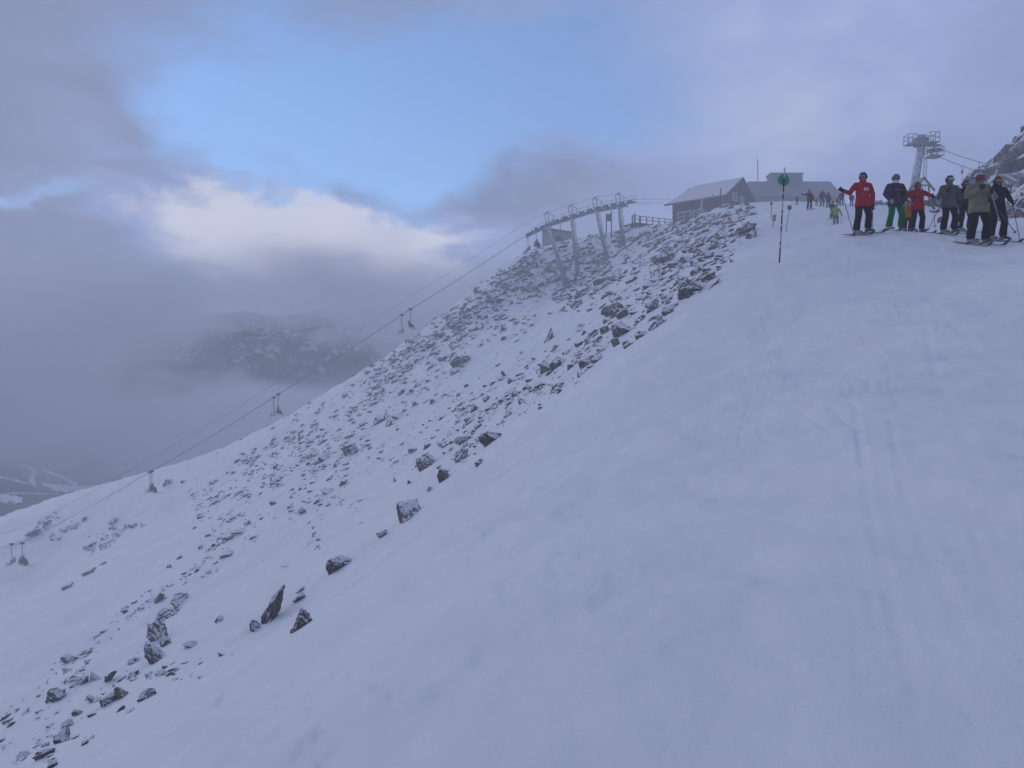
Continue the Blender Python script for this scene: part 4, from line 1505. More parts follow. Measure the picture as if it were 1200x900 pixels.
platform(tt.x - 1.95, tt.x - .8, -.7, .7, tt.z + .05, 1.15)
platform(tt.x + .85, tt.x + 2.0, -.8, .8, tt.z + .22, 1.25)
platform(tt.x + .8, tt.x + 2.5, -.9, .9, tt.z - 1.55, 1.1)
ld = MB()
for s in (0, .38):
    ld.bar((tt.x * .3 + .95 + s, -.2, .2), (tt.x + .35 + s, -.2, tt.z - .4), .05)
for j in range(30):
    f = (j + .5) / 30
    x = (tt.x * .3 + .95) * (1 - f) + (tt.x + .35) * f
    ld.bar((x, -.2, .2 + (tt.z - .6) * f), (x + .38, -.2, .2 + (tt.z - .6) * f), .04)
ld.build('ladder', M_GALV, dt)
for k, (dz, dy, e, lab) in enumerate([(-.7, -.95, (1168, 195, 92), 'upper drag-lift rope running to the rocky hill'), (-.78, .95, (1152, 202, 98), 'lower drag-lift rope running to the rocky hill')]):
    a = tb + Vector((tt.x + 1.7, dy, tt.z + dz))
    b = at(*e)
    pts = [a + (b - a) * t - Vector((0, 0, .18 * 4 * t * (1 - t))) for t in (0, .2, .4, .6, .8, 1)]
    pe = b + (b - a) * .25
    pts.append(pe)
    o = MB().tube(pts, .035, 6, 'flat').build('drag_rope', M_CABLE)
    tag(o, lab, 'cable')
    t = .72 if k == 0 else .62
    p = a + (b - a) * t - Vector((0, 0, .18 * 4 * t * (1 - t)))
    hgr = empty('drag_hanger', p)
    MB().tube([(0, 0, 0), (0, 0, -.25), (.12, 0, -.5), (0, 0, -.7)], .04, 6, 'flat').build('spring_box_arm', M_DARKM, hgr)
    MB().tube([(0, 0, -.6), (0, 0, -.95)], [.13, .13], 10, 'flat').build('spring_box', M_DARKM, hgr)
    MB().tube([(0, 0, -.95), (0, 0, -1.7)], .015, 5, 'flat').build('tow_cord', M_CABLE, hgr)
    MB().disc((0, 0, -1.72), (0, 0, 1), .13, .04, 14).build('plate', M_DARKM, hgr)
    tag(hgr, 'dark tow hanger dangling from the %s drag-lift rope' % ('upper' if k == 0 else 'lower'), 'tow hanger', 'tow hangers on the drag lift')

# A-frame shelter at the foot of the drag lift
ap = at(1083, 243, 76)
ap.z = gz(ap.x, ap.y)
af = empty('gable_shelter', ap)
tag(af, 'open timber gable frame of a small shelter behind the skier in the short red jacket', 'shelter')
k_ = 76 / F
zt = at(0, 208, 76).z - ap.z
zs_ = at(0, 223, 76).z - ap.z
M_PALE = mat('pale_frosted_timber', (0.30, 0.285, 0.27), 0.85, (0.22, 0.21, 0.2), 2.0, frost=0.3)
for y in (0, 1.6):
    for s in (-1, 1):
        MB().bar((-s * .06, y, zt + .05), (s * 12.5 * k_, y, zs_ - .05), .14, .16).build('rafter', M_PALE, af)
        MB().bar((s * 5.5 * k_, y + .003, -.2), (s * 5.5 * k_, y + .003, zt - 8.2 * k_), .14).build('post', M_PALE, af)
    MB().bar((-7 * k_, y + .006, zt - 9 * k_), (7 * k_, y + .006, zt - 9 * k_), .12).build('tie_beam', M_PALE, af)
MB().bar((0, -.1, zt), (0, 1.7, zt), .14).build('ridge_beam', M_PALE, af)
MB().box(-.1, .62, .2, 1.2, 0, .62).build('cupboard', M_WOOD2, af)

# snow-covered cable drum next to the shelter
dp = at(1097, 240, 70)
dp.z = gz(dp.x, dp.y)
dr = empty('cable_drum', dp)
tag(dr, 'round dark cable drum half buried in snow beside the gable shelter', 'drum')
for y in (-.35, .35):
    MB().disc((0, y, .42), (0, 1, 0), .55, .07, 24).build('flange', M_DARKM, dr)
MB().disc((0, 0, .42), (0, 1, 0), .40, .62, 20).build('wound_cable', M_CABLE, dr)

# low boulders in the mist behind the run
for i, (u, v, w_, h_, Y) in enumerate([(1029, 240, 14, 9, 92), (1039, 241, 12, 7, 90), (1022, 240, 8, 12, 94), (1107, 237, 16, 16, 66), (1122, 235, 20, 26, 64),
                                       (1183, 256, 22, 18, 46), (1176, 263, 16, 7, 44), (1196, 252, 14, 12, 45), (1192, 238, 20, 20, 50), (1187, 262, 12, 5, 43)]):
    c = at(u, v - h_ * .25, Y)
    me = hull_mesh('rock', 15, 700 + i, 'block' if i % 2 else 'round', 3, 0.07)
    me.materials.append(M_HILL if i in (3, 4) else M_ROCK)
    o = bpy.data.objects.new('boulder', me)
    C.objects.link(o)
    W, H = w_ * Y / F, h_ * Y / F
    zg = gz(c.x, c.y)
    H2 = max(H * 1.3, (c.z + H * .5 - zg) * 1.25)
    o.matrix_world = rock_matrix(Vector((c.x, c.y, c.z + H * .5 - H2 * .5)), W * 1.1, H2, W, random.gauss(8, 6), random.uniform(-.4, .4))
    tag(o, ['low grey mound of rock in the mist beyond the crest', 'flat grey rock in the mist beyond the crest', 'narrow upright rock in the mist beyond the crest',
            'pale rimed boulder between the cable drum and the rocky hill', 'rounded rimed boulder at the toe of the rocky hill', 'dark triangular boulder at the foot of the rocky hill',
            'low brown rock slab in front of the dark triangular boulder', 'grey boulder against the base of the rocky hill', 'tall dark boulder set into the rocky hill', 'small flat stone on the snow below the rocky hill'][i], 'boulder', 'boulders around the rocky hill')

# ================================================================== piste markers
M_BAMBOO = mat('dark_marker_pole', (0.030, 0.030, 0.034), 0.7, (0.022, 0.022, 0.025), 8.0)
M_BAND = mat('pale_marker_band', (0.55, 0.55, 0.55), 0.7, (0.42, 0.42, 0.43), 8.0)
M_DISC = mat('green_marker_disc', (0.0, 0.36, 0.20), 0.55, (0.0, 0.30, 0.165), 5.0)
M_DRIM = mat('pale_green_rim', (0.16, 0.42, 0.30), 0.6, (0.13, 0.36, 0.26), 5.0)
M_ORANGE = mat('faded_orange_board', (0.48, 0.22, 0.10), 0.7, (0.38, 0.18, 0.09), 5.0)


def marker(u, v, utop, vtop, vdisc, rdisc, wpole, lab, bands=True):
    b = hit(u, v)
    top = at(utop, vtop, b.y)
    d = top - b
    r = empty('piste_marker', b)
    tag(r, lab, 'piste marker', 'piste markers along the run')
    n = 9 if bands else 1
    for k in range(n):
        a, c = d * (k / n) - (d.normalized() * .25 if k == 0 else Vector()), d * ((k + 1) / n)
        MB().tube([a, c], wpole * (1 - .15 * k / n), 8, 'flat').build('pole_section', M_BAMBOO if k % 3 != 2 or not bands else M_BAND, r)
    if bands:
        for t in (.16, .38, .5, .72):
            MB().tube([d * t, d * (t + .025)], wpole * 1.12, 8, 'flat').build('reflective_band', M_BAND, r)
    f = (v - vdisc) / (v - vtop)
    c = d * f + Vector((.0, wpole + .02, 0))
    R_ = rdisc * b.y / F
    ds = MB().disc(c, (0, 1, 0), R_, .012, 32).build('disc', M_DISC, r)
    rim = MB()
    ring = [(c + Vector((cos(a) * R_, 0, sin(a) * R_))) for a in np.linspace(0, 2 * pi, 33)]
    rim.tube(ring, .012, 6, 'flat')
    rim.build('rim', M_DRIM, ds)
    return r


marker(913.3, 308, 919.6, 196.5, 210.3, 6.6, .022, 'tall dark marker pole with a large green disc beside the run', True)
marker(921.0, 271, 926.0, 240, 243.2, 2.7, .022, 'short marker pole with a small green disc beyond the tall one', False)
marker(903.5, 257, 904.2, 237, 238.4, 1.6, .025, 'faintest marker pole with a tiny green disc near the orange board', False)
b = hit(905, 266)
ob = empty('orange_marker', b)
tag(ob, 'short stake with a faded orange board beside the small green markers', 'piste marker', 'piste markers along the run')
mp = b.y / F
MB().tube([(0, 0, -.2), (2.0 * mp, 0, 14 * mp)], .03, 8, 'flat').build('stake', M_BAMBOO, ob)
MB().quadbox([(-.2 * mp, -.05, 7 * mp), (3.6 * mp, -.05, 6.6 * mp), (3.6 * mp, -.02, 6.6 * mp), (-.2 * mp, -.02, 7 * mp),
              (.8 * mp, -.05, 14.2 * mp), (4.4 * mp, -.05, 14 * mp), (4.4 * mp, -.02, 14 * mp), (.8 * mp, -.02, 14.2 * mp)]).build('board', M_ORANGE, ob)
# ================================================================== skiers
TO_BAKE = []


def cloth(name, col, rough=0.8):
    return mat('cloth_' + name, col, rough, tuple(c * .78 for c in col), 6.0, 0.035, 8.0, spec=0.08)


M_SKIN = mat('skin', (0.42, 0.25, 0.18), 0.6, (0.36, 0.2, 0.15), 8.0)
M_BOOT = mat('boot_shell', (0.035, 0.035, 0.04), 0.4, (0.28, 0.28, 0.30), 5.0)
M_SKI = mat('ski_topsheet', (0.03, 0.03, 0.035), 0.35, (0.055, 0.05, 0.055), 4.0)
M_BIND = mat('binding', (0.20, 0.20, 0.21), 0.4, (0.1, 0.1, 0.1), 6.0)
M_POLE = mat('ski_pole_shaft', (0.10, 0.10, 0.11), 0.4, (0.07, 0.07, 0.075), 4.0, metal=0.4)
M_GRIP = mat('pole_grip', (0.02, 0.02, 0.022), 0.6)
M_GLOVE = mat('glove', (0.018, 0.018, 0.02), 0.7, (0.012, 0.012, 0.013), 9.0)
M_BLACK = mat('black_plastic', (0.015, 0.015, 0.017), 0.4)


def soft(mb, name, m_, parent, vox, sm=4):
    o = mb.build(name, m_, parent, True)
    rm = o.modifiers.new('r', 'REMESH')
    rm.mode = 'VOXEL'
    rm.voxel_size = vox
    rm.use_smooth_shade = True
    s = o.modifiers.new('s', 'SMOOTH')
    s.iterations = sm
    s.factor = .5
    TO_BAKE.append(o)
    return o


def V3(p):
    return Vector(p)


def dome(center, rx, ry, rz, yaw, lim, thick=.02, n=24, rows=9):
    """helmet shell: open below, lower edge lim(phi) with phi=0 at the face"""
    vs_, fs_ = [], []
    for layer in (0, 1):
        k = 1.0 if layer == 0 else (rx - thick) / rx
        for i in range(rows + 1):
            for j in range(n):
                ph = 2 * pi * j / n
                zl = lim(ph)
                th0 = math.acos(max(-1, min(1, zl / rz)))
                th = th0 * i / rows
                x = sin(th) * sin(ph) * rx * k
                y = -sin(th) * cos(ph) * ry * k
                z = cos(th) * rz * k if i < rows else zl
                c_, s_ = cos(yaw), sin(yaw)
                vs_.append((center[0] + x * c_ - y * s_, center[1] + x * s_ + y * c_, center[2] + z))
    R_ = rows + 1
    for i in range(rows):
        for j in range(n):
            j2 = (j + 1) % n
            fs_.append((i * n + j, (i + 1) * n + j, (i + 1) * n + j2, i * n + j2))
            a = R_ * n
            fs_.append((a + i * n + j, a + i * n + j2, a + (i + 1) * n + j2, a + (i + 1) * n + j))
    for j in range(n):
        j2 = (j + 1) % n
        fs_.append((rows * n + j, R_ * n + rows * n + j, R_ * n + rows * n + j2, rows * n + j2))
    return vs_, fs_


def band(center, rx, ry, z0, z1, p0, p1, yaw, push=0.0, n=14, thick=.012):
    """curved band round the head between angles p0..p1 (0 = face)"""
    mb = MB()
    prev = None
    for i in range(n + 1):
        ph = p0 + (p1 - p0) * i / n
        row = []
        for (k, z) in ((push, z0), (push + thick, z0), (push + thick, z1), (push, z1)):
            x, y = sin(ph) * (rx + k), -cos(ph) * (ry + k)
            c_, s_ = cos(yaw), sin(yaw)
            row.append((center[0] + x * c_ - y * s_, center[1] + x * s_ + y * c_, center[2] + z))
        b = len(mb.v)
        mb.v += row
        if prev is not None:
            for q in range(4):
                q2 = (q + 1) % 4
                mb.f.append((prev + q, b + q, b + q2, prev + q2))
        else:
            mb.f.append((b, b + 1, b + 2, b + 3))
        prev = b
    mb.f.append((prev + 3, prev + 2, prev + 1, prev))
    return mb


def hand_mesh(mb, w, f, ax, curl, s=1.0, fist=True):
    """palm and five fingers; w wrist, f forearm direction, ax axis of the thing held, curl side the fingers close to"""
    f, ax = V3(f).normalized(), V3(ax)
    ax = (ax - f * ax.dot(f)).normalized()
    c = f.cross(ax).normalized() * (1 if curl >= 0 else -1)
    mb.tube([w, w + f * .05 * s, w + f * .095 * s], [(.042 * s, .026 * s), (.050 * s, .028 * s), (.048 * s, .024 * s)], 10, 'round', side=ax)
    L = (.030, .034, .032, .026)
    for k in range(4):
        o = ax * (.034 - .0225 * k) * s
        a = w + f * .095 * s + o
        b = a + f * L[k] * s + c * .012 * s
        d = b + c * L[k] * 1.0 * s + f * .004 * s
        e = d + c * .010 * s - f * L[k] * .8 * s
        mb.tube([a, b, d, e], [.0115 * s, .011 * s, .0105 * s, .009 * s], 6)
    a = w + f * .03 * s + ax * .045 * s
    b = a + f * .03 * s + ax * .018 * s + c * .02 * s
    d = b + f * .028 * s + c * .022 * s - ax * .004 * s
    mb.tube([a, b, d], [.015 * s, .0135 * s, .011 * s], 6)


def make_ski(name, foot, yaw, root_w, rz, s, parent, length=1.1, m_=None):
    """ski lying on the snow below a boot; foot in local coordinates of the person"""
    d = V3((sin(yaw), -cos(yaw), 0))
    side = V3((cos(yaw), sin(yaw), 0))
    R_ = Matrix.Rotation(rz, 3, 'Z')

    def gloc(p):
        wp = root_w + R_ @ (p * s)
        return (gz(wp.x, wp.y) - root_w.z) / s
    tip, tail = foot + d * (length * .55), foot - d * (length * .45)
    zt, zl = gloc(tip), gloc(tail)
    mid = gloc(foot)
    mb = MB()
    prev = None
    N = 12
    for i in range(N + 1):
        t = i / N
        p = tail + (tip - tail) * t
        z = zl + (zt - zl) * t + max(0, mid - (zl + (zt - zl) * .45)) + .022
        if t > .86:
            z += ((t - .86) / .14) ** 2 * .10
        w = .040 + .014 * (2 * t - .9) ** 2
        if t > .93:
            w *= .65
        b = len(mb.v)
        for q, zz in ((-w, -.008), (w, -.008), (w, .008), (-w, .008)):
            r_ = p + side * q
            mb.v.append((r_.x, r_.y, z + zz))
        if prev is not None:
            for q in range(4):
                q2 = (q + 1) % 4
                mb.f.append((prev + q, prev + q2, b + q2, b + q))
        else:
            mb.f.append((b + 3, b + 2, b + 1, b))
        prev = b
    mb.f.append((prev, prev + 1, prev + 2, prev + 3))
    sk = mb.build(name, m_ or M_SKI, parent)
    zf = zl + (zt - zl) * .45 + max(0, mid - (zl + (zt - zl) * .45)) + .033
    for t in (.17, -.17):
        bd = MB()
        c = foot + d * t
        a, b = c - d * .055, c + d * .055
        bd.quadbox([V3((a.x, a.y, zf)) - side * .035, V3((b.x, b.y, zf)) - side * .035, V3((b.x, b.y, zf)) + side * .035, V3((a.x, a.y, zf)) + side * .035,
                    V3((a.x, a.y, zf + .045)) - side * .028, V3((b.x, b.y, zf + .03)) - side * .028, V3((b.x, b.y, zf + .03)) + side * .028, V3((a.x, a.y, zf + .045)) + side * .028])
        bd.build('binding', M_BIND, sk)
    return zf


def ski_pole(hand_w, tip_w, s, lab, m_=None, thick=1.0):
    d = (hand_w - tip_w)
    u = d.normalized()
    r = empty('ski_pole', tip_w)
    tag(r, lab, 'ski pole', 'ski poles held by skiers')
    m_ = m_ or M_POLE
    MB().tube([V3((0, 0, 0)), u * .06 * s, d + u * .02], [.004 * thick, .0085 * thick, .011 * thick], 8, 'flat').build('shaft', m_, r)
    MB().tube([d - u * .07 * s, d + u * .05 * s, d + u * .085 * s], [.017, .019, .024], 8).build('grip', M_GRIP, r)
    MB().disc(u * .07 * s, u, .042 * s, .012, 12).build('basket', M_GRIP, r)
    a = d + u * .06 * s
    MB().tube([a, a + V3((.03, -.02, -.05)), a + V3((.02, -.03, -.11)), d - u * .05], .006, 5, 'flat').build('strap', M_GRIP, r)
    return r


def person(u, v, top_px, label, jacket, trousers, helmet, arms=None, poles=(), rz=0.0, ski_yaw=0.5, head_yaw=0.0, goggle=None, collar=None, lens=None,
           group=None, near=True, dx=0.0, ydepth=None, extras=None, glove=None, puff=1.0, stance=.15, skis=True, lean=0.0, sit=None, name='person', hood=False):
    """a clothed skier. arms: [(elbow), (hand)] pairs in photo pixels from the feet (right +, up +) with a depth in metres"""
    if sit is None:
        if ydepth:
            p = at(u, v, ydepth)
            p.z = gz(p.x, p.y)
        else:
            p = hit(u, v)
            if p is None or p.y > 130:
                p = at(u, v, 84.0)
                p.z = gz(p.x, p.y)
        mpp = p.y / F
        s = (v - top_px) * mpp / 1.82
    else:
        p, s = sit
        mpp = 1.0
    R_ = Matrix.Rotation(rz, 3, 'Z')
    root = empty(name, p, rz)
    root.scale = (s, s, s)
    tag(root, label, 'person', group)
    vox = .02 if near else .034

    feet, kneeL, hipsL = [], [], []
    Z0 = 0.0
    if sit is None:
        for sx_ in (-1, 1):
            f = V3((sx_ * stance, 0, 0))
            wp = p + R_ @ (f * s)
            f.z = (gz(wp.x, wp.y) - p.z) / s + .05
            feet.append(f)
        hipc = V3((0, .02, .93))
        for k, sx_ in enumerate((-1, 1)):
            hipsL.append(V3((sx_ * .095, .02, .93)))
            kneeL.append(V3((sx_ * (stance * .55 + .06), -.075, .50 + feet[k].z * .5)))
    else:
        hipc = V3((0, .05, .12))
        for sx_ in (-1, 1):
            hipsL.append(V3((sx_ * .10, .05, .12)))
            kneeL.append(V3((sx_ * .12, -.40, .14)))
            feet.append(V3((sx_ * .13, -.50, -.36)))
    tz = hipc.z - .93                              # lift of everything above the hips
    ln = lean

    def T(x, y, z):
        return V3((x, y - ln * (z - .93) + (0 if sit is None else .03), z + tz))
    sh = [T(-.19, .01, 1.43), T(.19, .01, 1.43)]
    headc = T(0, -.03, 1.655)
    if arms is None:
        arms_l = [(T(-.30, .02, 1.14), T(-.27, -.14, .92)), (T(.30, .02, 1.14), T(.27, -.14, .92))]
        if sit is not None:
            arms_l = [(T(-.27, -.05, 1.18), T(-.18, -.28, 1.12)), (T(.27, -.05, 1.18), T(.18, -.28, 1.12))]
    else:
        arms_l = []
        for (e, h_) in arms:
            arms_l.append((V3((e[0] * mpp / s, e[2], e[1] * mpp / s)), V3((h_[0] * mpp / s, h_[2], h_[1] * mpp / s))))
    # ---- body: one continuous figure
    mb = MB()
    mb.tube([T(0, .02, .90), T(0, .02, 1.1), T(0, 0, 1.35), T(0, 0, 1.46)], [(.15, .10), (.13, .09), (.165, .105), (.10, .08)], 12)
    mb.tube([T(0, 0, 1.44), T(0, -.01, 1.58)], [.06, .055], 10)
    mb.tube([headc + V3((0, .01, .055)), headc + V3((0, 0, -.02)), headc + V3((0, -.015, -.085))], [(.075, .09), (.077, .088), (.05, .055)], 12)
    hy = V3((sin(head_yaw), -cos(head_yaw), 0))
    hs_ = V3((cos(head_yaw), sin(head_yaw), 0))
    mb.tube([headc + hy * .085 + V3((0, 0, .02)), headc + hy * .108 + V3((0, 0, -.018))], [.012, .016], 6)        # nose
    mb.tube([headc + hy * .06 + V3((0, 0, -.085)), headc + hy * .078 + V3((0, 0, -.10))], [.03, .026], 8)          # chin
    for q in (-1, 1):
        mb.tube([headc + hs_ * q * .08 + V3((0, .01, .02)), headc + hs_ * q * .083 + V3((0, .01, -.03))], .014, 6)  # ears
    for k in range(2):
        e, h_ = arms_l[k]
        mb.tube([sh[k], e, h_], [.055, .042, .032], 8)
        f = (h_ - e).normalized()
        mb.tube([h_, h_ + f * .07], [.032, .028], 8)
        mb.tube([hipsL[k], kneeL[k], feet[k] + V3((0, .02, .06))], [.085, .06, .045], 8)
        fy = V3((sin(ski_yaw), -cos(ski_yaw), 0))
        mb.tube([feet[k] + V3((0, .02, .05)), feet[k] + fy * .13 + V3((0, 0, .035))], [.045, .035], 8)
    body = soft(mb, 'body', M_SKIN, root, vox * 1.05, 2)
    # face features
    if near:
        ft = MB()
        for q in (-1, 1):
            ft.tube([headc + hy * .088 + hs_ * q * .030 + V3((0, 0, .022)), headc + hy * .093 + hs_ * q * .030 + V3((0, 0, .022))], .011, 6)
        ft.build('eyes', M_BLACK, body)
        mo = MB().tube([headc + hy * .090 - hs_ * .022 + V3((0, 0, -.062)), headc + hy * .097 + V3((0, 0, -.064)), headc + hy * .090 + hs_ * .022 + V3((0, 0, -.062))], .007, 6)
        mo.build('mouth', mat('lips', (0.30, .12, .10), .6), body)
    # ---- jacket
    mb = MB()
    pf = puff
    mb.tube([T(0, .0, .79), T(0, .0, .84), T(0, .005, .93), T(0, .01, 1.08), T(0, .005, 1.24), T(0, 0, 1.37), T(0, 0, 1.46), T(0, -.005, 1.55)],
            [(.222 * pf, .185 * pf), (.224 * pf, .185 * pf), (.216 * pf, .172 * pf), (.196 * pf, .152 * pf), (.20 * pf, .15 * pf), (.205 * pf, .14 * pf), (.15, .115), (.085, .09)], 16, 'flat' if sit is None else 'round')
    for k in range(2):
        e, h_ = arms_l[k]
        mid = (sh[k] + e) / 2 + V3((0, .0, .012))
        mid2 = (e + h_) / 2
        mb.tube([sh[k] + V3((-(k * 2 - 1) * .05, 0, .0)), sh[k], mid, e, mid2, h_ - (h_ - e).normalized() * .02],
                [.088 * pf, .092 * pf, .082 * pf, .072 * pf, .066 * pf, .052 * pf], 10)
    if sit is not None:
        mb.v = [v_ for v_ in mb.v]
    if hood:
        mb.tube([T(-.10, .08, 1.52), T(0, .11, 1.55), T(.10, .08, 1.52)], [.05, .07, .05], 8)
    jk = soft(mb, 'jacket', jacket, root, vox, 3)
    if near:
        zp = MB().tube([T(0, -.155 * pf, .84), T(0, -.147 * pf, 1.1), T(0, -.145 * pf, 1.37), T(0, -.112, 1.50)], .008, 6, 'flat')
        zp.build('zip', collar or M_BLACK, jk)
        mb = MB().tube([T(0, -.005, 1.50), T(0, -.01, 1.585)], [(.092, .097), (.088, .094)], 14, 'flat')
        mb.build('collar', collar or jacket, jk)
        for q in (-1, 1):
            MB().box(q * .11 - .05, q * .11 + .05, -.158 * pf, -.135 * pf, 1.0 + tz, 1.018 + tz).build('pocket_flap', collar or jacket, jk)
    # ---- trousers
    mb = MB()
    mb.tube([hipc + V3((0, 0, .12)), hipc + V3((0, 0, .0)), hipc + V3((0, 0, -.08))], [(.15, .115), (.165, .125), (.14, .11)], 14)
    for k in range(2):
        an = feet[k] + V3((0, .03, .15))
        mb.tube([hipsL[k], (hipsL[k] + kneeL[k]) / 2 + V3((0, -.01, 0)), kneeL[k], (kneeL[k] + an) / 2 + V3((0, .012, 0)), an], [.098, .106, .096, .096, .105], 12)
    soft(mb, 'trousers', trousers, root, vox, 3)
    # ---- boots and skis
    for k in range(2):
        fy = V3((sin(ski_yaw), -cos(ski_yaw), 0))
        ft_ = feet[k]
        if skis and sit is None:
            zf = make_ski('ski', V3((ft_.x, ft_.y, 0)), ski_yaw, p, rz, s, root)
            ft_ = V3((ft_.x, ft_.y, zf + .01))
        elif skis:
            mbk = MB()
            dd_ = V3((0, -1, -.10)).normalized()
            a, b = ft_ - dd_ * .7 + V3((0, 0, -.03)), ft_ + dd_ * .85 + V3((0, 0, -.03))
            mbk.bar(a, b, .09, .016)
            mbk.bar(b, b + V3((0, -.12, .06)), .07, .016)
            sk = mbk.build('ski', M_SKI, root)
            MB().bar(ft_ + dd_ * .1, ft_ - dd_ * .1, .07, .05).build('binding', M_BIND, sk)
        mb = MB()
        mb.tube([ft_ - fy * .09 + V3((0, 0, .05)), ft_ + fy * .03 + V3((0, 0, .05)), ft_ + fy * .15 + V3((0, 0, .038))], [(.05, .05), (.052, .05), (.045, .035)], 10)
        mb.tube([ft_ - fy * .04 + V3((0, 0, .05)), ft_ - fy * .03 + V3((0, 0, .24))], [.06, .066], 10)
        soft(mb, 'boot', M_BOOT, root, vox, 1)
    # ---- gloves
    for k in range(2):
        e, h_ = arms_l[k]
        mb = MB()
        f = (h_ - e).normalized()
        ax = V3((0, 0, 1)) if abs(f.z) < .8 else V3((0, -1, 0))
        hand_mesh(mb, h_ - f * .02, f, ax, 1 if k == 0 else -1, 1.12)
        mb.tube([h_ - f * .06, h_ + f * .02], [.052, .046], 10)
        if near:
            soft(mb, 'glove', glove or M_GLOVE, root, .011, 1)
        else:
            mb.build('glove', glove or M_GLOVE, root, True)
    # ---- helmet and goggles
    hc = headc + V3((0, .008, .012))

    def lim(ph):
        c_ = cos(ph)
        return .045 if c_ > .55 else (-.07 if c_ < .1 else -.07 + .115 * (c_ - .1) / .45)
    vs_, fs_ = dome(hc, .118, .138, .135, head_yaw, lim)
    he = mesh_obj('helmet', vs_, fs_, helmet, root, True)
    if near:
        for q in (-.35, 0, .35):
            c = hc + hy * (.075) + hs_ * q * .18 + V3((0, 0, .112))
            MB().tube([c - hy * .03, c + hy * .03], [(.010, .006), (.008, .005)], 6).build('vent', M_BLACK, he)
        band(hc, .118, .138, -.025 + .0, .015, 1.0, 2 * pi - 1.0, head_yaw, .0, 20, .006).build('goggle_strap', M_BLACK, he)
    if goggle is not False:
        g0, g1 = goggle if goggle else (-.028, .058)
        gl = band(headc, .098, .108, g0, g1, -1.05, 1.05, head_yaw, .0, 12, .022).build('goggles', M_BLACK, root)
        band(headc, .098, .108, g0 + .012, g1 - .012, -.85, .85, head_yaw, .0235, 12, .004).build('lens', lens or mat('smoke_lens', (0.05, .05, .06), .15, (.2, .21, .24), 6.0, spec=.6), gl)
    if extras:
        extras(root, T, jk, headc, pf)
    # ---- poles
    for (k, tu, tv, ty, lab, m_) in poles:
        e, h_ = arms_l[k]
        f = (h_ - e).normalized()
        hw = p + R_ @ ((h_ + f * .06) * s)
        tip = p + V3((tu * mpp, ty, tv * mpp))
        if tv == 0:
            tip.z = gz(tip.x, tip.y) - .02
        ski_pole(hw, tip, s, lab, m_)
    return root


# --- materials for the group
C_RED = cloth('red', (0.46, 0.012, 0.022))
C_RED2 = cloth('bright_red', (0.50, 0.014, 0.02))
C_GREEN = cloth('green', (0.0, 0.17, 0.035))
C_GREY = cloth('charcoal_grey', (0.060, 0.062, 0.075))
C_BLACK = cloth('black', (0.010, 0.010, 0.013))
C_DKGREY = cloth('dark_grey', (0.013, 0.012, 0.016))
C_BROWN = cloth('grey_brown', (0.135, 0.115, 0.095))
C_TAN = cloth('olive_tan', (0.24, 0.225, 0.15))
C_NAVY = cloth('navy_black', (0.009, 0.010, 0.015))
C_ORANGE = cloth('orange_yellow', (0.52, 0.22, 0.01))
C_LIME = cloth('lime', (0.28, 0.48, 0.06))
C_DKRED = cloth('maroon', (0.14, 0.018, 0.02))
C_TROU = cloth('plum_black', (0.014, 0.010, 0.014))
C_BLUE = cloth('slate_blue', (0.05, 0.06, 0.10))
C_OLIVE = cloth('dull_green', (0.08, 0.10, 0.07))
H_BLACK = mat('helmet_black', (0.02, 0.02, 0.022), .35)
H_GREY = mat('helmet_dark_grey', (0.05, 0.045, 0.045), .4)
H_GREEN = mat('helmet_green', (0.0, 0.30, 0.09), .4, (0.0, .24, .07))
H_SAGE = mat('helmet_sage', (0.07, 0.12, 0.085), .45, (.05, .09, .065))
H_WHITE = mat('helmet_white', (0.55, 0.55, 0.56), .4, (.45, .45, .47))
L_RED = mat('red_lens', (0.26, 0.025, 0.02), .25, (.18, .02, .02), 4.0)
L_GOLD = mat('gold_lens', (0.55, 0.22, 0.03), .2, (.4, .13, .02), 4.0)
L_SILVER = mat('silver_lens', (0.50, 0.52, 0.58), .15, (.36, .38, .44), 4.0)
M_PINK = mat('coral_pole', (0.55, 0.14, 0.12), .5)
M_PALEP = mat('pale_blue_pole', (0.36, 0.42, 0.52), .45)
M_EMB = mat('white_print', (0.75, 0.74, 0.74), .7, (.65, .64, .65), 8.0)


def emblem(root, T, jk, headc, pf):
    y = -.157
    mb = MB()

    def Q(x, z):
        return (.035 + x, y - .006 + abs(x) * .10, 1.285 + z)
    mb.poly([Q(-.085, .0), Q(-.03, .05), Q(.02, .03), Q(.03, .052), Q(.085, .012), Q(.05, -.045), Q(.0, -.03), Q(-.02, -.055)], (0, 1, 0), .012)
    mb.build('chest_emblem', M_EMB, jk)
    mb = MB()
    mb.poly([Q(-.04, .004), Q(.0, .024), Q(.045, .004), Q(.005, -.018)], (0, -1, 0), .004)
    mb.build('emblem_centre', C_RED, jk)


def pack(root, T, jk, headc, pf):
    for q in (-1, 1):
        MB().tube([T(q * .12, .10, 1.40), T(q * .125, -.02, 1.505), T(q * .12, -.145, 1.36), T(q * .13, -.165, 1.12), T(q * .17, -.06, 1.0)], [(.03, .010)] * 5, 8, 'flat', side=(1, 0, 0)).build('backpack_strap', C_BLACK, root)
    MB().bar(T(-.12, -.168, 1.27), T(.12, -.168, 1.27), .02, .03).build('chest_buckle', M_BIND, root)
    mb = MB().tube([T(0, .20, 1.02), T(0, .22, 1.2), T(0, .20, 1.42)], [(.14, .09), (.15, .10), (.11, .07)], 12)
    mb.build('backpack', C_BLACK, root, True)
    MB().tube([T(0, -.01, 1.515), T(0, -.02, 1.60)], [(.10, .105), (.098, .10)], 14, 'flat').build('neck_warmer', M_EMB, root)


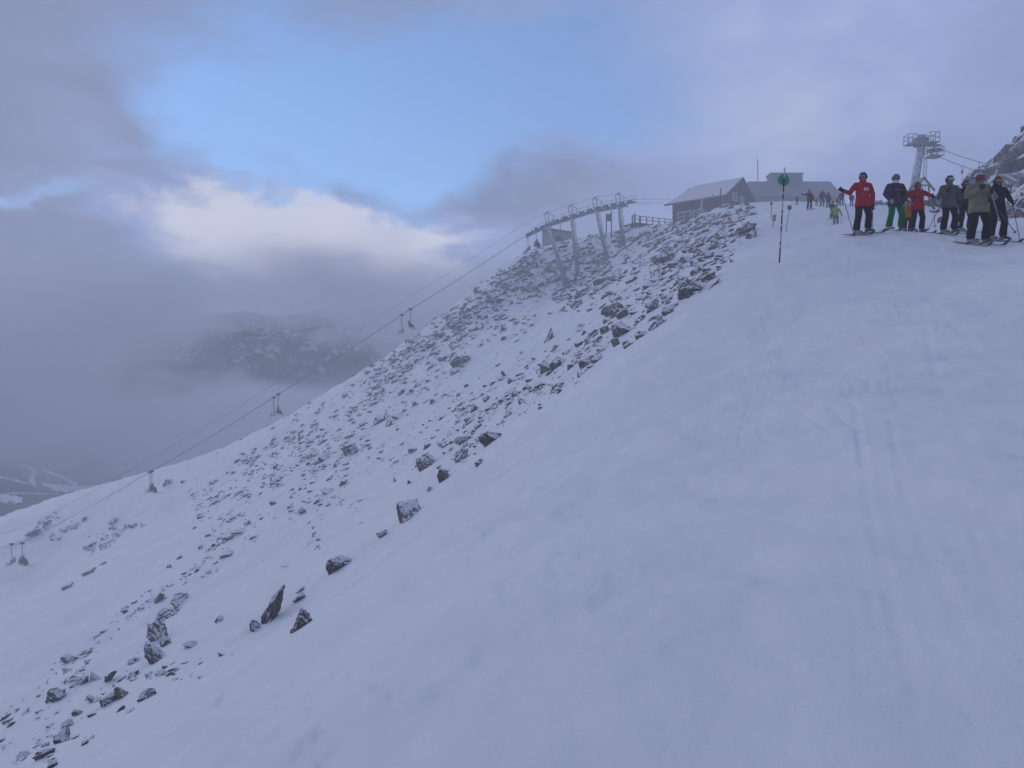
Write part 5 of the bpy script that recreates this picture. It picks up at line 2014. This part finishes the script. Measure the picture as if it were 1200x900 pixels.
def side_stripe(root, T, jk, headc, pf):
    for q in (-1, 1):
        MB().tube([(q * .24, -.04, .34), (q * .245, -.03, .20)], [(.018, .02)] * 2, 6, 'flat').build('side_stripe', M_EMB, root)


person(1011, 272, 198.5, 'skier in a red jacket with a white chest emblem, one arm out on a pole', C_RED, C_DKGREY, H_GREY,
       arms=[((-16, 48, -.02), (-25, 50.5, -.10)), ((12.5, 47, .04), (10.5, 33.5, -.06))],
       poles=[(0, -15.5, 0, -.35, 'long dark pole under the outstretched arm of the skier with the chest emblem', None),
              (1, 9, 0, -.15, 'pole held at the side of the skier with the chest emblem', None)],
       ydepth=23.5, rz=0.0, ski_yaw=0.42, head_yaw=-0.6, group='skiers waiting at the top of the run', extras=emblem, collar=C_RED, stance=.17)
person(1049.5, 273, 206, 'skier in a charcoal jacket with backpack straps, green trousers and green helmet', C_GREY, C_GREEN, H_GREEN,
       arms=[((-12, 43, .02), (-8, 34, -.16)), ((12, 43, .02), (9.5, 32, -.12))],
       poles=[(0, -17, 0, -.2, 'thin pole slanting out from the skier in green trousers', None)],
       ydepth=23.8, ski_yaw=0.15, head_yaw=0.05, group='skiers waiting at the top of the run', extras=pack, glove=mat('pale_glove', (.4, .4, .42), .7), stance=.19, puff=1.1)
person(1075, 272.5, 213, 'shorter skier in a bright red jacket, dark trousers and sage helmet', C_RED2, C_TROU, H_SAGE,
       arms=[((-12, 44, .03), (-8, 40, -.22)), ((12, 45, .02), (13, 41, -.22))],
       poles=[(1, 14.5, 3, -.3, 'coral-pink ski pole held by the shorter skier in bright red', M_PINK)],
       ydepth=24.0, ski_yaw=0.35, head_yaw=0.15, group='skiers waiting at the top of the run', collar=C_RED2, puff=1.12, stance=.17)
person(1063.5, 271, 233, 'small child in an orange jacket half hidden behind the skier in bright red', C_ORANGE, C_DKRED, H_GREY, ydepth=25.4,
       ski_yaw=0.2, group='skiers waiting at the top of the run', stance=.13)
person(1112.5, 275, 206, 'skier in a grey-brown jacket and black trousers with both fists raised', C_BROWN, C_BLACK, H_BLACK,
       arms=[((-12.5, 42, -.02), (-8.5, 47, -.28)), ((13.5, 41, -.02), (14, 47, -.25))],
       poles=[(0, -18.5, 6, .35, 'pole trailing from the raised fist of the skier in grey-brown', None),
              (1, 9, 5, .55, 'pole hanging behind the skier in the grey-brown jacket', None)],
       ydepth=23.4, ski_yaw=0.22, head_yaw=0.05, group='skiers waiting at the top of the run', collar=C_BROWN, lens=L_SILVER, puff=1.08, stance=.17)
person(1131, 273, 212, 'skier in plain dark clothes standing half hidden behind the olive-tan jacket', C_DKGREY, C_TROU, mat('helmet_maroon', (.09, .03, .035), .4), ydepth=24.8,
       ski_yaw=0.3, group='skiers waiting at the top of the run', extras=side_stripe, stance=.17)
person(1147, 288.5, 202.5, 'skier in an olive-tan jacket with big red goggles, both hands at the chin', C_TAN, C_BLACK, H_WHITE,
       arms=[((-15.5, 57, -.04), (-6, 63.5, -.27)), ((17, 55, -.06), (5.5, 58.5, -.33))],
       poles=[(1, 17, 24, -.28, 'pale blue pole tucked across the olive-tan jacket', M_PALEP)],
       ydepth=20.5, ski_yaw=0.28, head_yaw=-0.05, group='skiers waiting at the top of the run', lens=L_RED, goggle=(-.075, .062), puff=1.15, stance=.19, collar=C_TAN)
person(1169, 283.5, 207, 'skier all in black with amber goggles, standing beside the olive-tan jacket', C_NAVY, C_NAVY, H_BLACK,
       arms=[((-10, 50, .02), (-6, 40, -.12)), ((13.5, 52, .02), (12.5, 45, -.15))],
       poles=[(1, 20, 0, -.25, 'long pole planted out to the side of the skier all in black', None),
              (0, 7, 4, -.55, 'pole crossing in front of the legs of the skier all in black', None)],
       ydepth=21.6, ski_yaw=0.3, head_yaw=-0.1, group='skiers waiting at the top of the run', lens=L_GOLD, puff=1.0, stance=.17, hood=True)
# --- further up the run
person(979.5, 263, 239.5, 'child in a lime-green jacket and grey trousers skiing alone up the run', C_LIME, cloth('mid_grey', (.10, .10, .12)), H_BLACK,
       arms=[((-5.8, 14.5, 0), (-6.3, 11.5, -.05)), ((5.8, 14.5, 0), (6.3, 11.5, -.05))],
       poles=[(0, -10, 0, .3, 'short pole on one side of the child in lime green', None), (1, 9, 2, .4, 'short pole on the other side of the child in lime green', None)],
       ski_yaw=0.1, near=False, group='skiers further up the run', puff=1.25, skis=True)
FARP = [(948.5, 245.5, 222, 'dark maroon-jacketed skier with one arm out, standing apart on the crest', C_DKRED, C_DKGREY, H_BLACK, [((-5.5, 17, 0), (-8.5, 17.5, -.1)), ((4.5, 14, 0), (4, 11, -.1))]),
        (934, 239.5, 229, 'faint small figure in pale grey on the crest beside the station building', C_BLUE, C_DKGREY, H_BLACK, None),
        (963.5, 241.5, 222, 'skier in a reddish jacket at one end of the misty group on the crest', C_DKRED, C_OLIVE, H_BLACK, None),
        (970.5, 243, 225, 'skier in slate-blue jacket within the misty group on the crest', C_BLUE, C_BLUE, H_GREY, None),
        (975.5, 256, 235, 'child in a dull green jacket and red helmet just behind the lime-green child', C_OLIVE, C_OLIVE, mat('helmet_red', (.35, .02, .02), .4), None),
        (957, 241, 231, 'small figure in red low on the crest between the misty skiers', C_RED, C_DKRED, H_GREY, None),
        (986, 241.5, 223, 'bulky skier in dull grey-green beyond the outstretched pole', C_OLIVE, C_OLIVE, H_GREY, None),
        (998, 241.5, 226, 'grey-jacketed skier with reddish trousers behind the outstretched arm', C_BLUE, C_DKRED, H_GREY, None),
        (981.5, 241, 232, 'small reddish figure in the mist beside the bulky grey-green skier', C_DKRED, C_DKRED, H_GREY, None)]
for (u, v, tp, lab, j_, t_, h_, arm) in FARP:
    person(u, v, tp, lab, j_, t_, h_, arms=arm, near=False, group='skiers further up the run', goggle=False, puff=1.12, ski_yaw=random.uniform(-.6, .6),
           rz=0 if arm else random.uniform(-.8, .8))

# --- riders on the chairlift
lift_rot = atan2(ldir.y, ldir.x) + pi / 2


def rider(ci, yoff, lab, j_, t_, h_, leanb=0.0):
    r, pc = CHAIRS[ci]
    seat = pc + ldir * .06 + lper * yoff + Vector((0, 0, -2.72))
    person(0, 0, 0, lab, j_, t_, h_, sit=(seat, .96), rz=lift_rot, near=False, goggle=False, group='riders on the chairlift', puff=1.08, lean=leanb)


rider(0, 0.0, 'dark-clad rider leaning back on the chair high over the gully', C_NAVY, C_NAVY, H_BLACK, -.55)
rider(2, -.2, 'rider in dull red on the chair just above the skyline of the slope', C_DKRED, C_DKGREY, H_BLACK)
rider(4, -.42, 'rider in a red jacket on the chair low over the open snow', C_RED, C_DKGREY, H_GREY)
rider(4, .42, 'rider in dark blue on the chair low over the open snow', C_BLUE, C_NAVY, H_BLACK)
rider(6, -.42, 'rider in dull green on the chair furthest down the line', C_OLIVE, C_DKGREY, H_BLACK)
rider(6, .42, 'rider in black on the chair furthest down the line', C_NAVY, C_NAVY, H_BLACK)
rider(8, -.42, 'rider in dark grey arriving at the first lift tower', C_GREY, C_DKGREY, H_BLACK)
rider(8, .42, 'rider in slate blue arriving at the first lift tower', C_BLUE, C_DKGREY, H_GREY)

# turn the soft garments into plain meshes
bpy.context.view_layer.update()
dg = bpy.context.evaluated_depsgraph_get()
for o in TO_BAKE:
    me = bpy.data.meshes.new_from_object(o.evaluated_get(dg))
    me.polygons.foreach_set('use_smooth', [True] * len(me.polygons))
    old = o.data
    o.modifiers.clear()
    o.data = me
    bpy.data.meshes.remove(old)

# ------------------------------------------------------------------ haze over the ridge
hz = MB().box(XMIN - 1.5, XMAX + 1.5, YMIN - 1.5, YMAX + 1.5, -75.0, 56.0)
mh = bpy.data.materials.new('haze_air')
mh.use_nodes = True
th = mh.node_tree
for n in list(th.nodes):
    th.nodes.remove(n)
pv = th.nodes.new('ShaderNodeVolumePrincipled')
pv.inputs['Color'].default_value = (0.91, 0.945, 0.99, 1)
pv.inputs['Density'].default_value = 0.0031
pv.inputs['Anisotropy'].default_value = 0.15
oh = th.nodes.new('ShaderNodeOutputMaterial')
th.links.new(pv.outputs[0], oh.inputs['Volume'])
haze = hz.build('haze', mh)
tag(haze, 'thin bluish mist hanging over the whole ridge', kind='stuff')
